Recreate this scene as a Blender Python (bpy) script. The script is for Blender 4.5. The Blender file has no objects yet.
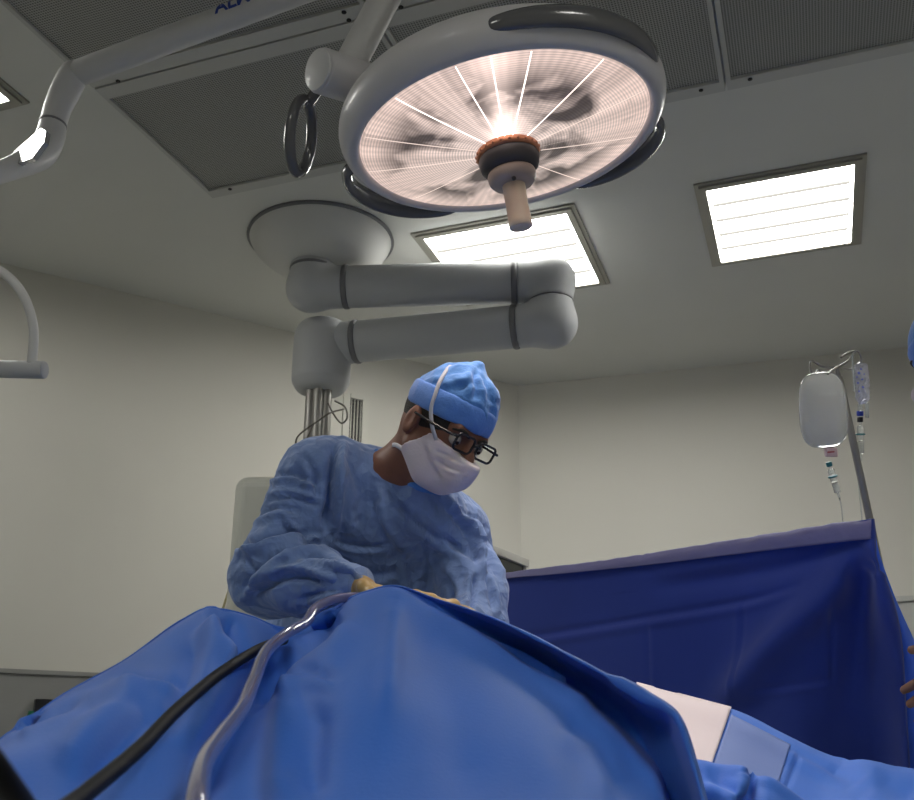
import bpy, bmesh, math, random
import numpy as np
from mathutils import Vector, Matrix, noise
random.seed(4); rng=np.random.default_rng(4)
C=bpy.context.scene.collection
V=lambda *a: np.array(a,float)
# ---------------------------------------------------------------- camera
F=980.0; TH=math.atan(365/980.0); CT,ST=math.cos(TH),math.sin(TH); CZ=0.95
CR=V(1,0,0); CU=V(0,-ST,CT); CF=V(0,CT,ST)
cam_d=bpy.data.cameras.new('camera'); cam=bpy.data.objects.new('camera',cam_d); C.objects.link(cam)
cam.location=(0,0,CZ); cam.rotation_euler=(math.pi/2+TH,0,0)
cam_d.sensor_width=36; cam_d.sensor_fit='HORIZONTAL'; cam_d.lens=36*F/914; cam_d.clip_start=.02
cam_d.dof.use_dof=True; cam_d.dof.focus_distance=2.1; cam_d.dof.aperture_fstop=10
bpy.context.scene.camera=cam
def ray(x,y): return (x-457)/F*CR+(400-y)/F*CU+CF
def P(x,y,z): return V(0,0,CZ)+ray(x,y)*z
def at_z(x,y,z): r=ray(x,y); return V(0,0,CZ)+r*((z-CZ)/r[2])
def at_plane(x,y,p0,n): r=ray(x,y); return V(0,0,CZ)+r*(np.dot(p0-V(0,0,CZ),n)/np.dot(r,n))
def proj(p):
    q=np.asarray(p)-V(0,0,CZ); d=q@CF
    return 457+F*(q@CR)/d, 400-F*(q@CU)/d
nrm=lambda v: np.asarray(v,float)/np.linalg.norm(v)
# ---------------------------------------------------------------- objects
OFF={}
def thing(name,label,cat,loc=(0,0,0),group=None):
    o=bpy.data.objects.new(name,None); C.objects.link(o); o.location=tuple(loc); o.empty_display_size=.05
    o['label']=label; o['category']=cat
    if group: o['group']=group
    OFF[o.name]=V(*loc); return o
def obj(name,vf,m,parent=None,smooth=True,label=None,uv=None,loc=None):
    v,f=vf; v=np.asarray(v,float)
    off=OFF[parent.name] if parent is not None else (V(*loc) if loc is not None else V(0,0,0))
    me=bpy.data.meshes.new(name); me.from_pydata((v-off).tolist(),[],[tuple(int(i) for i in q) for q in f]); me.validate(); me.update()
    if smooth: me.polygons.foreach_set('use_smooth',[True]*len(me.polygons))
    if uv is not None:
        l=me.uv_layers.new(name='UVMap'); idx=np.zeros(len(me.loops),int); me.loops.foreach_get('vertex_index',idx)
        l.data.foreach_set('uv',np.asarray(uv,float)[idx].ravel())
    me.materials.append(m)
    o=bpy.data.objects.new(name,me); C.objects.link(o)
    if parent is not None: o.parent=parent
    else: o.location=tuple(off)
    OFF[o.name]=off
    if label: o['label']=label
    return o
def tag(o,label,cat,group=None):
    o['label']=label; o['category']=cat
    if group: o['group']=group
    return o
def struct(name,vf,m,smooth=False):
    o=obj(name,vf,m,smooth=smooth); o['kind']='structure'; return o
def mod_bevel(o,w=.004,seg=3,ang=40):
    b=o.modifiers.new('bevel','BEVEL'); b.width=w; b.segments=seg; b.limit_method='ANGLE'; b.angle_limit=math.radians(ang)
    return o
def dup(root,move=(0,0,0),label=None):
    r=root.copy(); C.objects.link(r); r.location=tuple(V(*root.location)+V(*move)); OFF[r.name]=V(*r.location)
    if label: r['label']=label
    for ch in list(root.children):
        c=ch.copy(); C.objects.link(c); c.parent=r
        for g in ch.children:
            d=g.copy(); C.objects.link(d); d.parent=c
    return r
# ---------------------------------------------------------------- mesh makers
def join(*vfs):
    vs=[];fs=[];n=0
    for v,f in vfs:
        vs.append(np.asarray(v,float)); fs+= [tuple(i+n for i in q) for q in f]; n+=len(v)
    return np.vstack(vs),fs
def box(c,ax,h):      # centre, 3 axes rows, half sizes
    c=np.asarray(c,float); ax=np.asarray(ax,float)
    v=[c+sx*h[0]*ax[0]+sy*h[1]*ax[1]+sz*h[2]*ax[2] for sx in(-1,1) for sy in(-1,1) for sz in(-1,1)]
    f=[(0,1,3,2),(4,6,7,5),(0,4,5,1),(2,3,7,6),(0,2,6,4),(1,5,7,3)]
    if np.dot(np.cross(ax[0],ax[1]),ax[2])<0: f=[q[::-1] for q in f]
    return v,f
I3=np.eye(3)
def slab(poly,z0,z1):  # polygon (ccw, xy) extruded
    n=len(poly); v=[V(p[0],p[1],z0) for p in poly]+[V(p[0],p[1],z1) for p in poly]
    f=[tuple(range(n))[::-1],tuple(range(n,2*n))]+[(i,(i+1)%n,n+(i+1)%n,n+i) for i in range(n)]
    return v,f
def catmull(pts,n):
    pts=np.asarray(pts,float); m=len(pts)
    e=np.vstack([2*pts[0]-pts[1],pts,2*pts[-1]-pts[-2]])
    out=[]
    for s in np.linspace(0,m-1,n):
        i=min(int(s),m-2); t=s-i; a,b,c,d=e[i],e[i+1],e[i+2],e[i+3]
        out.append(.5*((2*b)+(-a+c)*t+(2*a-5*b+4*c-d)*t*t+(-a+3*b-3*c+d)*t**3))
    return np.array(out)
def tube(pts,r,n=None,seg=16,cap=True,flat=None):
    pts=np.asarray(pts,float); r=np.broadcast_to(np.asarray(r,float),(len(pts),))
    if n: 
        q=catmull(np.column_stack([pts,r]),n); pts=q[:,:3]; r=q[:,3]
    T=np.gradient(pts,axis=0); T/=np.linalg.norm(T,axis=1)[:,None]
    a=nrm(np.cross(T[0],[.3,.2,1.] if abs(T[0][2])<.9 else [1.,0,0])); v=[]
    for i in range(len(pts)):
        a=nrm(a-T[i]*np.dot(a,T[i])); b=np.cross(T[i],a)
        for k in range(seg):
            w=2*math.pi*k/seg; v.append(pts[i]+r[i]*(math.cos(w)*a+math.sin(w)*b))
    f=[(i*seg+k,i*seg+(k+1)%seg,(i+1)*seg+(k+1)%seg,(i+1)*seg+k) for i in range(len(pts)-1) for k in range(seg)]
    if cap: f+=[tuple(range(seg))[::-1],tuple((len(pts)-1)*seg+k for k in range(seg))]
    return v,f
def frame(n,hint=(1,0,0)):
    n=nrm(n); x=nrm(np.asarray(hint,float)-n*np.dot(hint,n)); return x,np.cross(n,x),n
def lathe(prof,o,n,seg=64,sub=None,hint=(1,0,0),uvR=None):
    x,y,n=frame(n,hint); prof=np.asarray(prof,float)
    if sub: prof=catmull(prof,sub)
    v=[];uv=[]
    for r,h in prof:
        for k in range(seg):
            w=2*math.pi*k/seg; v.append(o+n*h+max(r,1e-5)*(math.cos(w)*x+math.sin(w)*y))
            if uvR: uv.append((k/seg,r/uvR))
    f=[(i*seg+k,i*seg+(k+1)%seg,(i+1)*seg+(k+1)%seg,(i+1)*seg+k) for i in range(len(prof)-1) for k in range(seg)]
    return (v,f,uv) if uvR else (v,f)
def cyl(a,b,r,seg=32,rr=.15):
    a=np.asarray(a,float);b=np.asarray(b,float);L=np.linalg.norm(b-a);e=min(r*rr,L*.3)
    return lathe([(0,0),(r-e,0),(r-e*.3,e*.3),(r,e),(r,L-e),(r-e*.3,L-e*.3),(r-e,L),(0,L)],a,b-a,seg)
def ball(c,r,ax=I3,n=16):
    r=np.broadcast_to(r,(3,)); v=[];
    for i in range(n+1):
        th=math.pi*i/n
        for k in range(2*n):
            w=math.pi*k/n; q=V(math.sin(th)*math.cos(w)*r[0],math.sin(th)*math.sin(w)*r[1],math.cos(th)*r[2])
            v.append(c+q@np.asarray(ax))
    m=2*n; f=[(i*m+k,(i+1)*m+k,(i+1)*m+(k+1)%m,i*m+(k+1)%m) for i in range(n) for k in range(m)]
    return v,f
# ---- crease displacement: fold lines pressed into a mesh along its own normals
def vnormals(v,f):
    v=np.asarray(v); N=np.zeros_like(v); f=np.array([q if len(q)==4 else (*q,q[-1]) for q in f])
    n=np.cross(v[f[:,2]]-v[f[:,0]],v[f[:,3]]-v[f[:,1]])
    for k in range(4): np.add.at(N,f[:,k],n)
    return N/np.maximum(np.linalg.norm(N,axis=1),1e-12)[:,None]
def crease(v,f,folds,face_cam=True):
    """folds: (polyline in pixels, width px, depth m, side) — side ±1 piles a lip on that side"""
    v=np.asarray(v,float); N=vnormals(v,f); px,py=proj(v); disp=np.zeros(len(v))
    view=V(0,0,CZ)-v; fc=np.sum(N*view,axis=1)/np.linalg.norm(view,axis=1)
    if face_cam is None: 
        N=N*np.sign(fc)[:,None]; w=np.ones(len(v))
    else: w=np.clip(fc*4+.6,0,1)
    for poly,wd,dp,side in folds:
        pl=catmull(poly,max(8,len(poly)*6)); best=np.full(len(v),1e9); sg=np.zeros(len(v)); tt=np.zeros(len(v))
        L=len(pl)-1
        for i in range(L):
            a,b=pl[i],pl[i+1]; d=b-a; l2=max(d@d,1e-9); t=np.clip(((px-a[0])*d[0]+(py-a[1])*d[1])/l2,0,1)
            dx=px-a[0]-t*d[0]; dy=py-a[1]-t*d[1]; dd=np.hypot(dx,dy); m=dd<best
            best[m]=dd[m]; sg[m]=np.sign(dx*-d[1]+dy*d[0])[m]; tt[m]=((i+t)/L)[m]
        endf=np.clip(np.minimum(tt,1-tt)*6,0,1)*.85+.15
        s=best*sg*(side if side else 1)
        q=-dp*np.exp(-(best/wd)**2)
        if side: q+=dp*.8*np.exp(-((s-1.9*wd)/(1.2*wd))**2)
        disp+=q*endf
    return v+N*(disp*w)[:,None],f
def wrinkle(v,f,amp,scale,stretch=(1,1,1),seed=0):
    v=np.asarray(v,float); N=vnormals(v,f); st=V(*stretch)*scale
    d=np.array([1-2*abs(noise.noise(Vector(p*st+seed))) for p in v]); d2=np.array([noise.noise(Vector(p*st*2.3+seed+9)) for p in v])
    return v+N*((d-.5)*amp+d2*amp*.5)[:,None],f
def sheet(rows,nu,nv,folds=(),post=None,face=None):
    """rows of control points (px,py,depth) -> smooth cloth surface"""
    R=np.array([[P(*q) for q in row] for row in rows])
    A=np.array([catmull(r,nu) for r in R]); B=np.array([catmull(A[:,i],nv) for i in range(nu)])
    v=B.reshape(-1,3); f=[(i*nv+j,i*nv+j+1,(i+1)*nv+j+1,(i+1)*nv+j) for i in range(nu-1) for j in range(nv-1)]
    if folds: v,f=crease(v,f,folds,None)
    return v,f
def solid(o,t): s=o.modifiers.new('thickness','SOLIDIFY'); s.thickness=t; s.offset=0; return o
# ---------------------------------------------------------------- implicit bodies
def spacing(lo,hi,fine,coarse,a,b):
    x=[lo]
    while x[-1]<hi: x.append(x[-1]+(fine if a-coarse<=x[-1]<b else coarse))
    return np.array(x)
class Vol:
    def __init__(s,xs,ys,zs): s.x,s.y,s.z=xs,ys,zs; s.D=np.full((len(xs),len(ys),len(zs)),.3)
    def sl(s,lo,hi):
        r=[]
        for g,l,h in zip((s.x,s.y,s.z),lo,hi): r.append(slice(max(np.searchsorted(g,l)-1,0),min(np.searchsorted(g,h)+1,len(g))))
        return tuple(r)
    def pts(s,sl): return np.stack(np.meshgrid(s.x[sl[0]],s.y[sl[1]],s.z[sl[2]],indexing='ij'),-1)
    def add(s,fn,lo,hi,k,sub=False):
        sl=s.sl(lo,hi); 
        if any(q.stop<=q.start for q in sl): return
        d=fn(s.pts(sl)); D=s.D[sl]
        if sub: 
            d=-d; h=np.clip(.5-.5*(D-d)/k,0,1); s.D[sl]=D*(1-h)+d*h+k*h*(1-h)
        else:
            h=np.clip(.5+.5*(D-d)/k,0,1); s.D[sl]=D*(1-h)+d*h-k*h*(1-h)
    def cap(s,a,b,ra,rb,k=.02,sub=False):
        a=np.asarray(a,float);b=np.asarray(b,float);ba=b-a;L=ba@ba;m=max(ra,rb)+.06
        s.add(lambda p:(lambda t:np.linalg.norm(p-a-t[...,None]*ba,axis=-1)-(ra+(rb-ra)*t))(np.clip((p-a)@ba/L,0,1)),np.minimum(a,b)-m,np.maximum(a,b)+m,k,sub)
    def chain(s,pts,rs,k=.02):
        for i in range(len(pts)-1): s.cap(pts[i],pts[i+1],rs[i],rs[i+1],k)
    def ell(s,c,r,ax=I3,k=.02,sub=False):
        c=np.asarray(c,float);r=V(*r);ax=np.asarray(ax,float);m=max(r)+.06
        def fn(p):
            q=(p-c)@ax.T; k0=np.linalg.norm(q/r,axis=-1); k1=np.linalg.norm(q/r**2,axis=-1)+1e-9; return k0*(k0-1)/k1
        s.add(fn,c-m,c+m,k,sub)
    def half(s,p0,n): # keep the side n points to
        p=s.pts((slice(None),)*3); s.D=np.maximum(s.D,-((p-p0)@nrm(n)))
    def mesh(s,smooth=2):
        D=s.D; S=D<0; x,y,z=s.x,s.y,s.z
        nx,ny,nz=D.shape; cs=np.zeros((nx-1,ny-1,nz-1),int)
        for i in(0,1):
            for j in(0,1):
                for k in(0,1): cs+=S[i:nx-1+i,j:ny-1+j,k:nz-1+k]
        act=(cs>0)&(cs<8); ci=np.argwhere(act); idx=-np.ones(act.shape,int); idx[act]=np.arange(len(ci))
        acc=np.zeros((len(ci),3)); cnt=np.zeros(len(ci))
        cor=[(i,j,k) for i in(0,1) for j in(0,1) for k in(0,1)]
        for a in cor:
            for ax in range(3):
                if a[ax]: continue
                b=list(a); b[ax]=1
                ia=ci+a; ib=ci+b; da=D[ia[:,0],ia[:,1],ia[:,2]]; db=D[ib[:,0],ib[:,1],ib[:,2]]
                m=(da<0)!=(db<0); t=np.where(m,da/np.where(m,da-db,1),0)
                pa=np.stack([x[ia[:,0]],y[ia[:,1]],z[ia[:,2]]],-1); pb=np.stack([x[ib[:,0]],y[ib[:,1]],z[ib[:,2]]],-1)
                acc[m]+=(pa+(pb-pa)*t[:,None])[m]; cnt[m]+=1
        v=acc/cnt[:,None]; fs=[]
        for ax in range(3):
            o=[1,1,1]; o[ax]=0
            A=S[:-1,:,:] if ax==0 else S[:,:-1,:] if ax==1 else S[:,:,:-1]
            B=S[1:,:,:] if ax==0 else S[:,1:,:] if ax==1 else S[:,:,1:]
            e=np.argwhere(A!=B); u,w=[q for q in range(3) if q!=ax]
            ok=(e[:,u]>0)&(e[:,w]>0)&(e[:,u]<D.shape[u]-1)&(e[:,w]<D.shape[w]-1); e=e[ok]
            du=np.zeros(3,int);du[u]=1;dw=np.zeros(3,int);dw[w]=1
            q=np.stack([idx[tuple((e-du-dw).T)],idx[tuple((e-dw).T)],idx[tuple(e.T)],idx[tuple((e-du).T)]],-1)
            ins=A[tuple(e.T)]; flip=ins if ax!=1 else ~ins
            q=np.where(flip[:,None],q,q[:,::-1]); fs.append(q)
        fq=np.vstack(fs); fq=fq[(fq>=0).all(1)]
        for _ in range(smooth):
            s2=np.zeros_like(v); c2=np.zeros(len(v))
            for k in range(4): np.add.at(s2,fq[:,k],v[fq[:,(k+1)%4]]+v[fq[:,(k-1)%4]]); np.add.at(c2,fq[:,k],2)
            v=v*.5+.5*s2/np.maximum(c2,1)[:,None]
        return v,[tuple(q) for q in fq.tolist()]
# ---------------------------------------------------------------- materials
def mat(name,col,rough=.5,metal=0,bump=0,bscale=60,var=0,vscale=8,spec=.5,trans=0,ior=1.45,sheen=0,coat=0,sss=0,alpha=1,crumple=False):
    m=bpy.data.materials.new(name); m.use_nodes=True; N=m.node_tree; L=N.links; p=N.nodes['Principled BSDF']
    p.inputs['Base Color'].default_value=(*col,1); p.inputs['Roughness'].default_value=rough; p.inputs['Metallic'].default_value=metal
    p.inputs['Specular IOR Level'].default_value=spec; p.inputs['Transmission Weight'].default_value=trans; p.inputs['IOR'].default_value=ior
    p.inputs['Sheen Weight'].default_value=sheen; p.inputs['Coat Weight'].default_value=coat; p.inputs['Alpha'].default_value=alpha
    if sss: p.inputs['Subsurface Weight'].default_value=sss; p.inputs['Subsurface Radius'].default_value=(.02,.008,.004); p.inputs['Subsurface Scale'].default_value=.5
    tc=N.nodes.new('ShaderNodeTexCoord')
    if var:
        n=N.nodes.new('ShaderNodeTexNoise'); n.inputs['Scale'].default_value=vscale; n.inputs['Detail'].default_value=4; L.new(tc.outputs['Object'],n.inputs['Vector'])
        r=N.nodes.new('ShaderNodeMapRange'); r.inputs[1].default_value=.3;r.inputs[2].default_value=.7;r.inputs[3].default_value=1-var;r.inputs[4].default_value=1+var
        L.new(n.outputs['Fac'],r.inputs[0]); x=N.nodes.new('ShaderNodeMix'); x.data_type='RGBA'; x.blend_type='MULTIPLY'; x.inputs[0].default_value=1
        x.inputs[6].default_value=(*col,1); L.new(r.outputs[0],x.inputs[7]); L.new(x.outputs[2],p.inputs['Base Color'])
    if bump:
        n=N.nodes.new('ShaderNodeTexNoise'); n.inputs['Scale'].default_value=bscale; n.inputs['Detail'].default_value=5; L.new(tc.outputs['Object'],n.inputs['Vector'])
        b=N.nodes.new('ShaderNodeBump'); b.inputs['Strength'].default_value=bump; b.inputs['Distance'].default_value=.004
        L.new(n.outputs['Fac'],b.inputs['Height']); L.new(b.outputs[0],p.inputs['Normal'])
        if crumple:
            last=b
            for sc_,ds in((11,.030),(26,.012)):
                nn=N.nodes.new('ShaderNodeTexNoise'); nn.inputs['Scale'].default_value=sc_*.6; L.new(tc.outputs['Object'],nn.inputs['Vector'])
                mx=N.nodes.new('ShaderNodeMix'); mx.data_type='VECTOR'; mx.inputs[0].default_value=.12; L.new(tc.outputs['Object'],mx.inputs[4]); L.new(nn.outputs['Color'],mx.inputs[5])
                vo=N.nodes.new('ShaderNodeTexVoronoi'); vo.inputs['Scale'].default_value=sc_; L.new(mx.outputs[1],vo.inputs['Vector'])
                b2=N.nodes.new('ShaderNodeBump'); b2.inputs['Strength'].default_value=.55; b2.inputs['Distance'].default_value=ds; L.new(vo.outputs['Distance'],b2.inputs['Height']); L.new(last.outputs[0],b2.inputs['Normal']); last=b2
            L.new(last.outputs[0],p.inputs['Normal'])
    return m
def emit(name,col,s):
    m=bpy.data.materials.new(name); m.use_nodes=True; N=m.node_tree; p=N.nodes['Principled BSDF']
    p.inputs['Base Color'].default_value=(.05,.05,.05,1); p.inputs['Emission Color'].default_value=(*col,1); p.inputs['Emission Strength'].default_value=s
    return m
M=dict(
 wall=mat('painted_wall',(.60,.585,.53),.7,bump=.05,bscale=300,var=.02,vscale=1.5),
 ceil=mat('painted_ceiling',(.62,.62,.585),.75,bump=.04,bscale=200,var=.02,vscale=2),
 floor=mat('vinyl_floor',(.40,.42,.41),.35,var=.05),
 dado=mat('wall_panel_paint',(.46,.46,.44),.5,var=.02),
 wains=mat('grey_wall_protection',(.27,.27,.26),.5,var=.04),
 panelframe=mat('panel_frame_paint',(.48,.48,.455),.45),
 black=mat('black_plastic',(.012,.012,.014),.35),
 screw=mat('dark_screw',(.02,.02,.02),.4,metal=.5),
 fixframe=mat('light_frame',(.34,.33,.29),.35,metal=.4),
 lampwhite=mat('lamp_enamel',(.52,.51,.52),.40,coat=.15),
 armwhite=mat('arm_enamel',(.52,.52,.52),.5,coat=.1),
 glossy=mat('highlight_plate_gloss',(.55,.55,.55),.12,metal=.6),
 pendant=mat('pendant_plastic',(.43,.44,.45),.6,spec=.3),
 dome=mat('dome_plastic',(.58,.58,.56),.45),
 seal=mat('grey_rubber_seal',(.15,.15,.16),.5),
 handle=mat('smoked_handle',(.10,.10,.105),.22,coat=.6),
 hub=mat('hub_dark',(.06,.055,.06),.45),
 copper=mat('copper_ring',(.55,.23,.13),.35,metal=.6),
 sleeve=mat('handle_cream',(.72,.56,.44),.45,sss=.1),
 sleeveb=mat('handle_base_cream',(.42,.34,.30),.4),
 steel=mat('brushed_steel',(.55,.53,.50),.3,metal=.9),
 colsteel=mat('column_steel',(.34,.33,.31),.45,metal=.7),
 cable=mat('grey_cable',(.14,.13,.11),.5),
 ycable=mat('yellow_cable',(.5,.45,.25),.5),
 grille=mat('vent_white',(.6,.59,.53),.5),
 slotdark=mat('vent_dark',(.02,.02,.02),.6),
 gown=mat('gown_cloth',(.18,.275,.53),.8,bump=.35,bscale=90,var=.05,vscale=12,sheen=.25,spec=.2,crumple=True),
 cap=mat('cap_cloth',(.09,.24,.60),.85,bump=.4,bscale=140,var=.07,vscale=30,sheen=.3,spec=.2),
 capband=mat('cap_band_cloth',(.10,.24,.66),.8,bump=.25,bscale=160,sheen=.3,spec=.2),
 scrub=mat('scrub_cloth',(.05,.10,.28),.85),
 skin=mat('skin',(.21,.092,.06),.5,bump=.1,bscale=250,var=.08,vscale=40,sss=.15),
 skin_light=mat('skin_light',(.38,.20,.12),.5,bump=.1,bscale=250,var=.08,vscale=40,sss=.15),
 hair=mat('dark_hair',(.012,.009,.007),.6,bump=.8,bscale=400),
 mask=mat('mask_paper',(.66,.60,.66),.8,bump=.2,bscale=200,sss=.1),
 tape=mat('mask_ties',(.52,.53,.60),.8),
 frame=mat('glasses_frame',(.015,.014,.018),.25),
 lens=mat('glasses_lens',(1,1,1),.02,trans=1,ior=1.05),
 eye=mat('eye_white',(.38,.34,.31),.2), iris=mat('iris',(.03,.015,.01),.2),
 glove=mat('latex_glove',(.46,.31,.12),.4,bump=.15,bscale=120,var=.08,vscale=30,sss=.1),
 shoe=mat('clog',(.05,.06,.08),.5),
 drape=mat('drape_blue',(.036,.155,.62),.62,bump=.10,bscale=220,var=.05,vscale=3,sheen=.12,spec=.3),
 drape2=mat('drape_blue_right',(.045,.165,.64),.6,bump=.10,bscale=220,var=.04,vscale=5,sheen=.12,spec=.3),
 flap=mat('flap_lit_blue',(.07,.20,.95),.6,bump=.1,bscale=220),  # brighter blue stands in for light falling on the flap
 screen=mat('screen_drape_navy',(.030,.062,.35),.65,bump=.12,bscale=240,var=.08,vscale=3,sheen=.3,spec=.3),
 hem=mat('screen_hem_lilac',(.22,.21,.42),.6,bump=.2,bscale=120),
 white=mat('white_patch',(.74,.66,.70),.7,bump=.1,bscale=100),
 lilac=mat('lilac_panel',(.16,.24,.55),.6,bump=.1,bscale=100),
 blackhose=mat('black_hose',(.004,.004,.005),.55,spec=.18),
 tubeclear=mat('clear_tube',(.33,.32,.52),.10,trans=.5,ior=1.35,coat=.8),
 bag=mat('infusion_bag_plastic',(.93,.94,.94),.12,trans=.7,ior=1.22,coat=.5,bump=.2,bscale=25),
 bag2=mat('wrinkled_bag_plastic',(.85,.86,.96),.15,trans=.6,ior=1.25,coat=.6,bump=1.,bscale=70),
 ink=mat('bag_print_blue',(.10,.12,.45),.5),
 clear=mat('clear_plastic',(.92,.96,.96),.08,trans=.85,ior=1.25),
 port=mat('port_pink',(.72,.52,.50),.5), portr=mat('port_print',(.5,.12,.12),.5),
 blue=mat('blue_cap_plastic',(.03,.06,.42),.4), teal=mat('teal_plastic',(.02,.16,.18),.4),
 monframe=mat('monitor_frame',(.50,.49,.45),.4), monscreen=mat('monitor_screen',(.02,.025,.022),.25),
 service=mat('service_head_paint',(.50,.51,.46),.5),
 text=mat('arm_lettering',(.02,.05,.28),.5),
 green=mat('green_plastic',(.02,.18,.10),.5),
 table=mat('table_pad',(.03,.03,.035),.5),
)
def perforated():
    m=bpy.data.materials.new('perforated_metal'); m.use_nodes=True; N=m.node_tree; L=N.links; p=N.nodes['Principled BSDF']; p.inputs['Roughness'].default_value=.5
    tc=N.nodes.new('ShaderNodeTexCoord'); mp=N.nodes.new('ShaderNodeMapping'); mp.inputs['Rotation'].default_value=(0,0,math.radians(19.5)); mp.inputs['Scale'].default_value=(1/.0085,)*3
    L.new(tc.outputs['Object'],mp.inputs[0]); sp=N.nodes.new('ShaderNodeSeparateXYZ'); L.new(mp.outputs[0],sp.inputs[0])
    def mth(op,a,b=None):
        n=N.nodes.new('ShaderNodeMath'); n.operation=op
        for i,q in enumerate((a,b)):
            if q is None: continue
            if isinstance(q,(int,float)): n.inputs[i].default_value=q
            else: L.new(q,n.inputs[i])
        return n.outputs[0]
    fx=mth('SUBTRACT',mth('FRACT',mth('ADD',sp.outputs[0],500)),.5); fy=mth('SUBTRACT',mth('FRACT',mth('ADD',sp.outputs[1],500)),.5)
    d=mth('SQRT',mth('ADD',mth('MULTIPLY',fx,fx),mth('MULTIPLY',fy,fy)))
    h=mth('LESS_THAN',d,.33)
    x=N.nodes.new('ShaderNodeMix'); x.data_type='RGBA'; L.new(h,x.inputs[0]); x.inputs[6].default_value=(.34,.34,.32,1); x.inputs[7].default_value=(.09,.09,.086,1)
    L.new(x.outputs[2],p.inputs['Base Color']); return m
M['perf']=perforated()

# ================================================================ ROOM
H=3.0; AZ=math.radians(19.5); EA=V(math.sin(AZ),math.cos(AZ),0); EB=V(math.cos(AZ),-math.sin(AZ),0); UZ=V(0,0,1)
AB=lambda a,b,z=H: EA*a+EB*b+UZ*z
corner=V(.35,5.27,0)
dA=nrm(V(-1.99,3.79,0)-corner); dB=nrm(V(2.39,4.70,0)-corner)
pL=corner+dA*4.3; pR=corner+dB*3.6
pts=[corner[:2],pL[:2],(pL-EA*5.2)[:2],(pR-EA*7.0)[:2],pR[:2]]   # ccw
def wall(name,a,b,t=.1):
    a=V(*a,0)if len(a)==2 else a; b=V(*b,0)if len(b)==2 else b
    d=nrm(b-a); n=V(d[1],-d[0],0)  # outward for ccw
    a2,b2=a-d*t*.0,b+d*t*.0
    q=[a2,b2,b2+n*t,a2+n*t]
    return struct(name,slab([p[:2] for p in q][::-1],0,H),M['wall'])
wall('wall_left',pts[0],pts[1]); wall('wall_far_left',pts[1],pts[2]); wall('wall_rear',pts[2],pts[3]); wall('wall_right',pts[3],pts[4]); wall('wall_back',pts[4],pts[0])
struct('floor',slab(pts,-.1,0),M['floor']); struct('ceiling',slab(pts,H,H+.1),M['ceil'])
nA=V(-dA[1],dA[0],0); nA=nA if np.dot(nA,-corner)>0 else -nA
nB=V(-dB[1],dB[0],0); nB=nB if np.dot(nB,-corner)>0 else -nB
# grey lower wall band on the left wall
zb=at_plane(50,673,corner,nA)[2]
a0=corner+nA*.003; t=struct('trim_1',join(box(corner+dA*2.15+nA*.006+UZ*(zb/2),(dA,nA,UZ),(2.14,.006,zb/2)),box(corner+dA*2.15+nA*.010+UZ*zb,(dA,nA,UZ),(2.14,.010,.008))),M['wains'])
# rail / cabinet on back wall seen at the right edge
pr=at_plane(930,598,corner,nB); 
struct('trim_2',join(box(corner+dB*1.75+nB*.010+UZ*pr[2],(dB,nB,UZ),(1.74,.010,.012)),box(corner+dB*1.75+nB*.004+UZ*(pr[2]/2),(dB,nB,UZ),(1.74,.004,pr[2]/2))),M['dado'])
# perforated air panels
def air_panel(a0,a1,b0,b1,label,frames,bolts):
    c=AB((a0+a1)/2,(b0+b1)/2); g=.004
    r=thing('air_diffuser_panel',label,'ceiling panel',c-UZ*.012,'perforated air panels in the ceiling')
    a0+=g;a1-=g;b0+=g;b1-=g; fl,fr,fb,ft=frames # widths: b-low, b-high, a-low, a-high
    obj('perforated_sheet',box(AB((a0+fb+a1-ft)/2,(b0+fl+b1-fr)/2,H-.007),(EB,EA,UZ),((b1-b0-fl-fr)/2,(a1-a0-fb-ft)/2,.005)),M['perf'],r,smooth=False)
    fs=[]
    def bar(A0,A1,B0,B1): fs.append(box(AB((A0+A1)/2,(B0+B1)/2,H-.011),(EB,EA,UZ),((B1-B0)/2,(A1-A0)/2,.011)))
    bar(a0,a1,b0,b0+fl); bar(a0,a1,b1-fr,b1); bar(a0,a0+fb,b0+fl,b1-fr); bar(a1-ft,a1,b0+fl,b1-fr)
    obj('frame',join(*fs),M['panelframe'],r,smooth=False)
    for (x,y) in bolts:
        p=at_z(x,y,H-.022); obj('screw',cyl(p-UZ*.003,p+UZ*.001,.0075,12),M['screw'],r)
FR=.014
air_panel(.70,2.055,-1.965,-.983,'dark perforated air panel in the top left corner behind the lettered lamp arm',(FR,FR,FR,.05),[(344,12)])
air_panel(2.055,2.745,-1.965,-.983,'perforated air panel above the white ceiling dome, left of the big lamp',(FR,FR,.055,.045),[(118,81),(349,20),(230,189)])
air_panel(.70,2.055,-.983,-.053,'perforated air panel along the top edge, right of the main lamp arm',(FR,FR,FR,.05),[(401,7)])
air_panel(2.055,2.745,-.983,-.053,'perforated air panel behind the round lamp, its right seam beside the lamp rim',(FR,FR,.055,.05),[(701,90)])
air_panel(.70,2.745,-.053,1.15,'wide perforated air panel in the top right corner above the square light',(FR,FR,FR,.05),[(750,79)])

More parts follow.
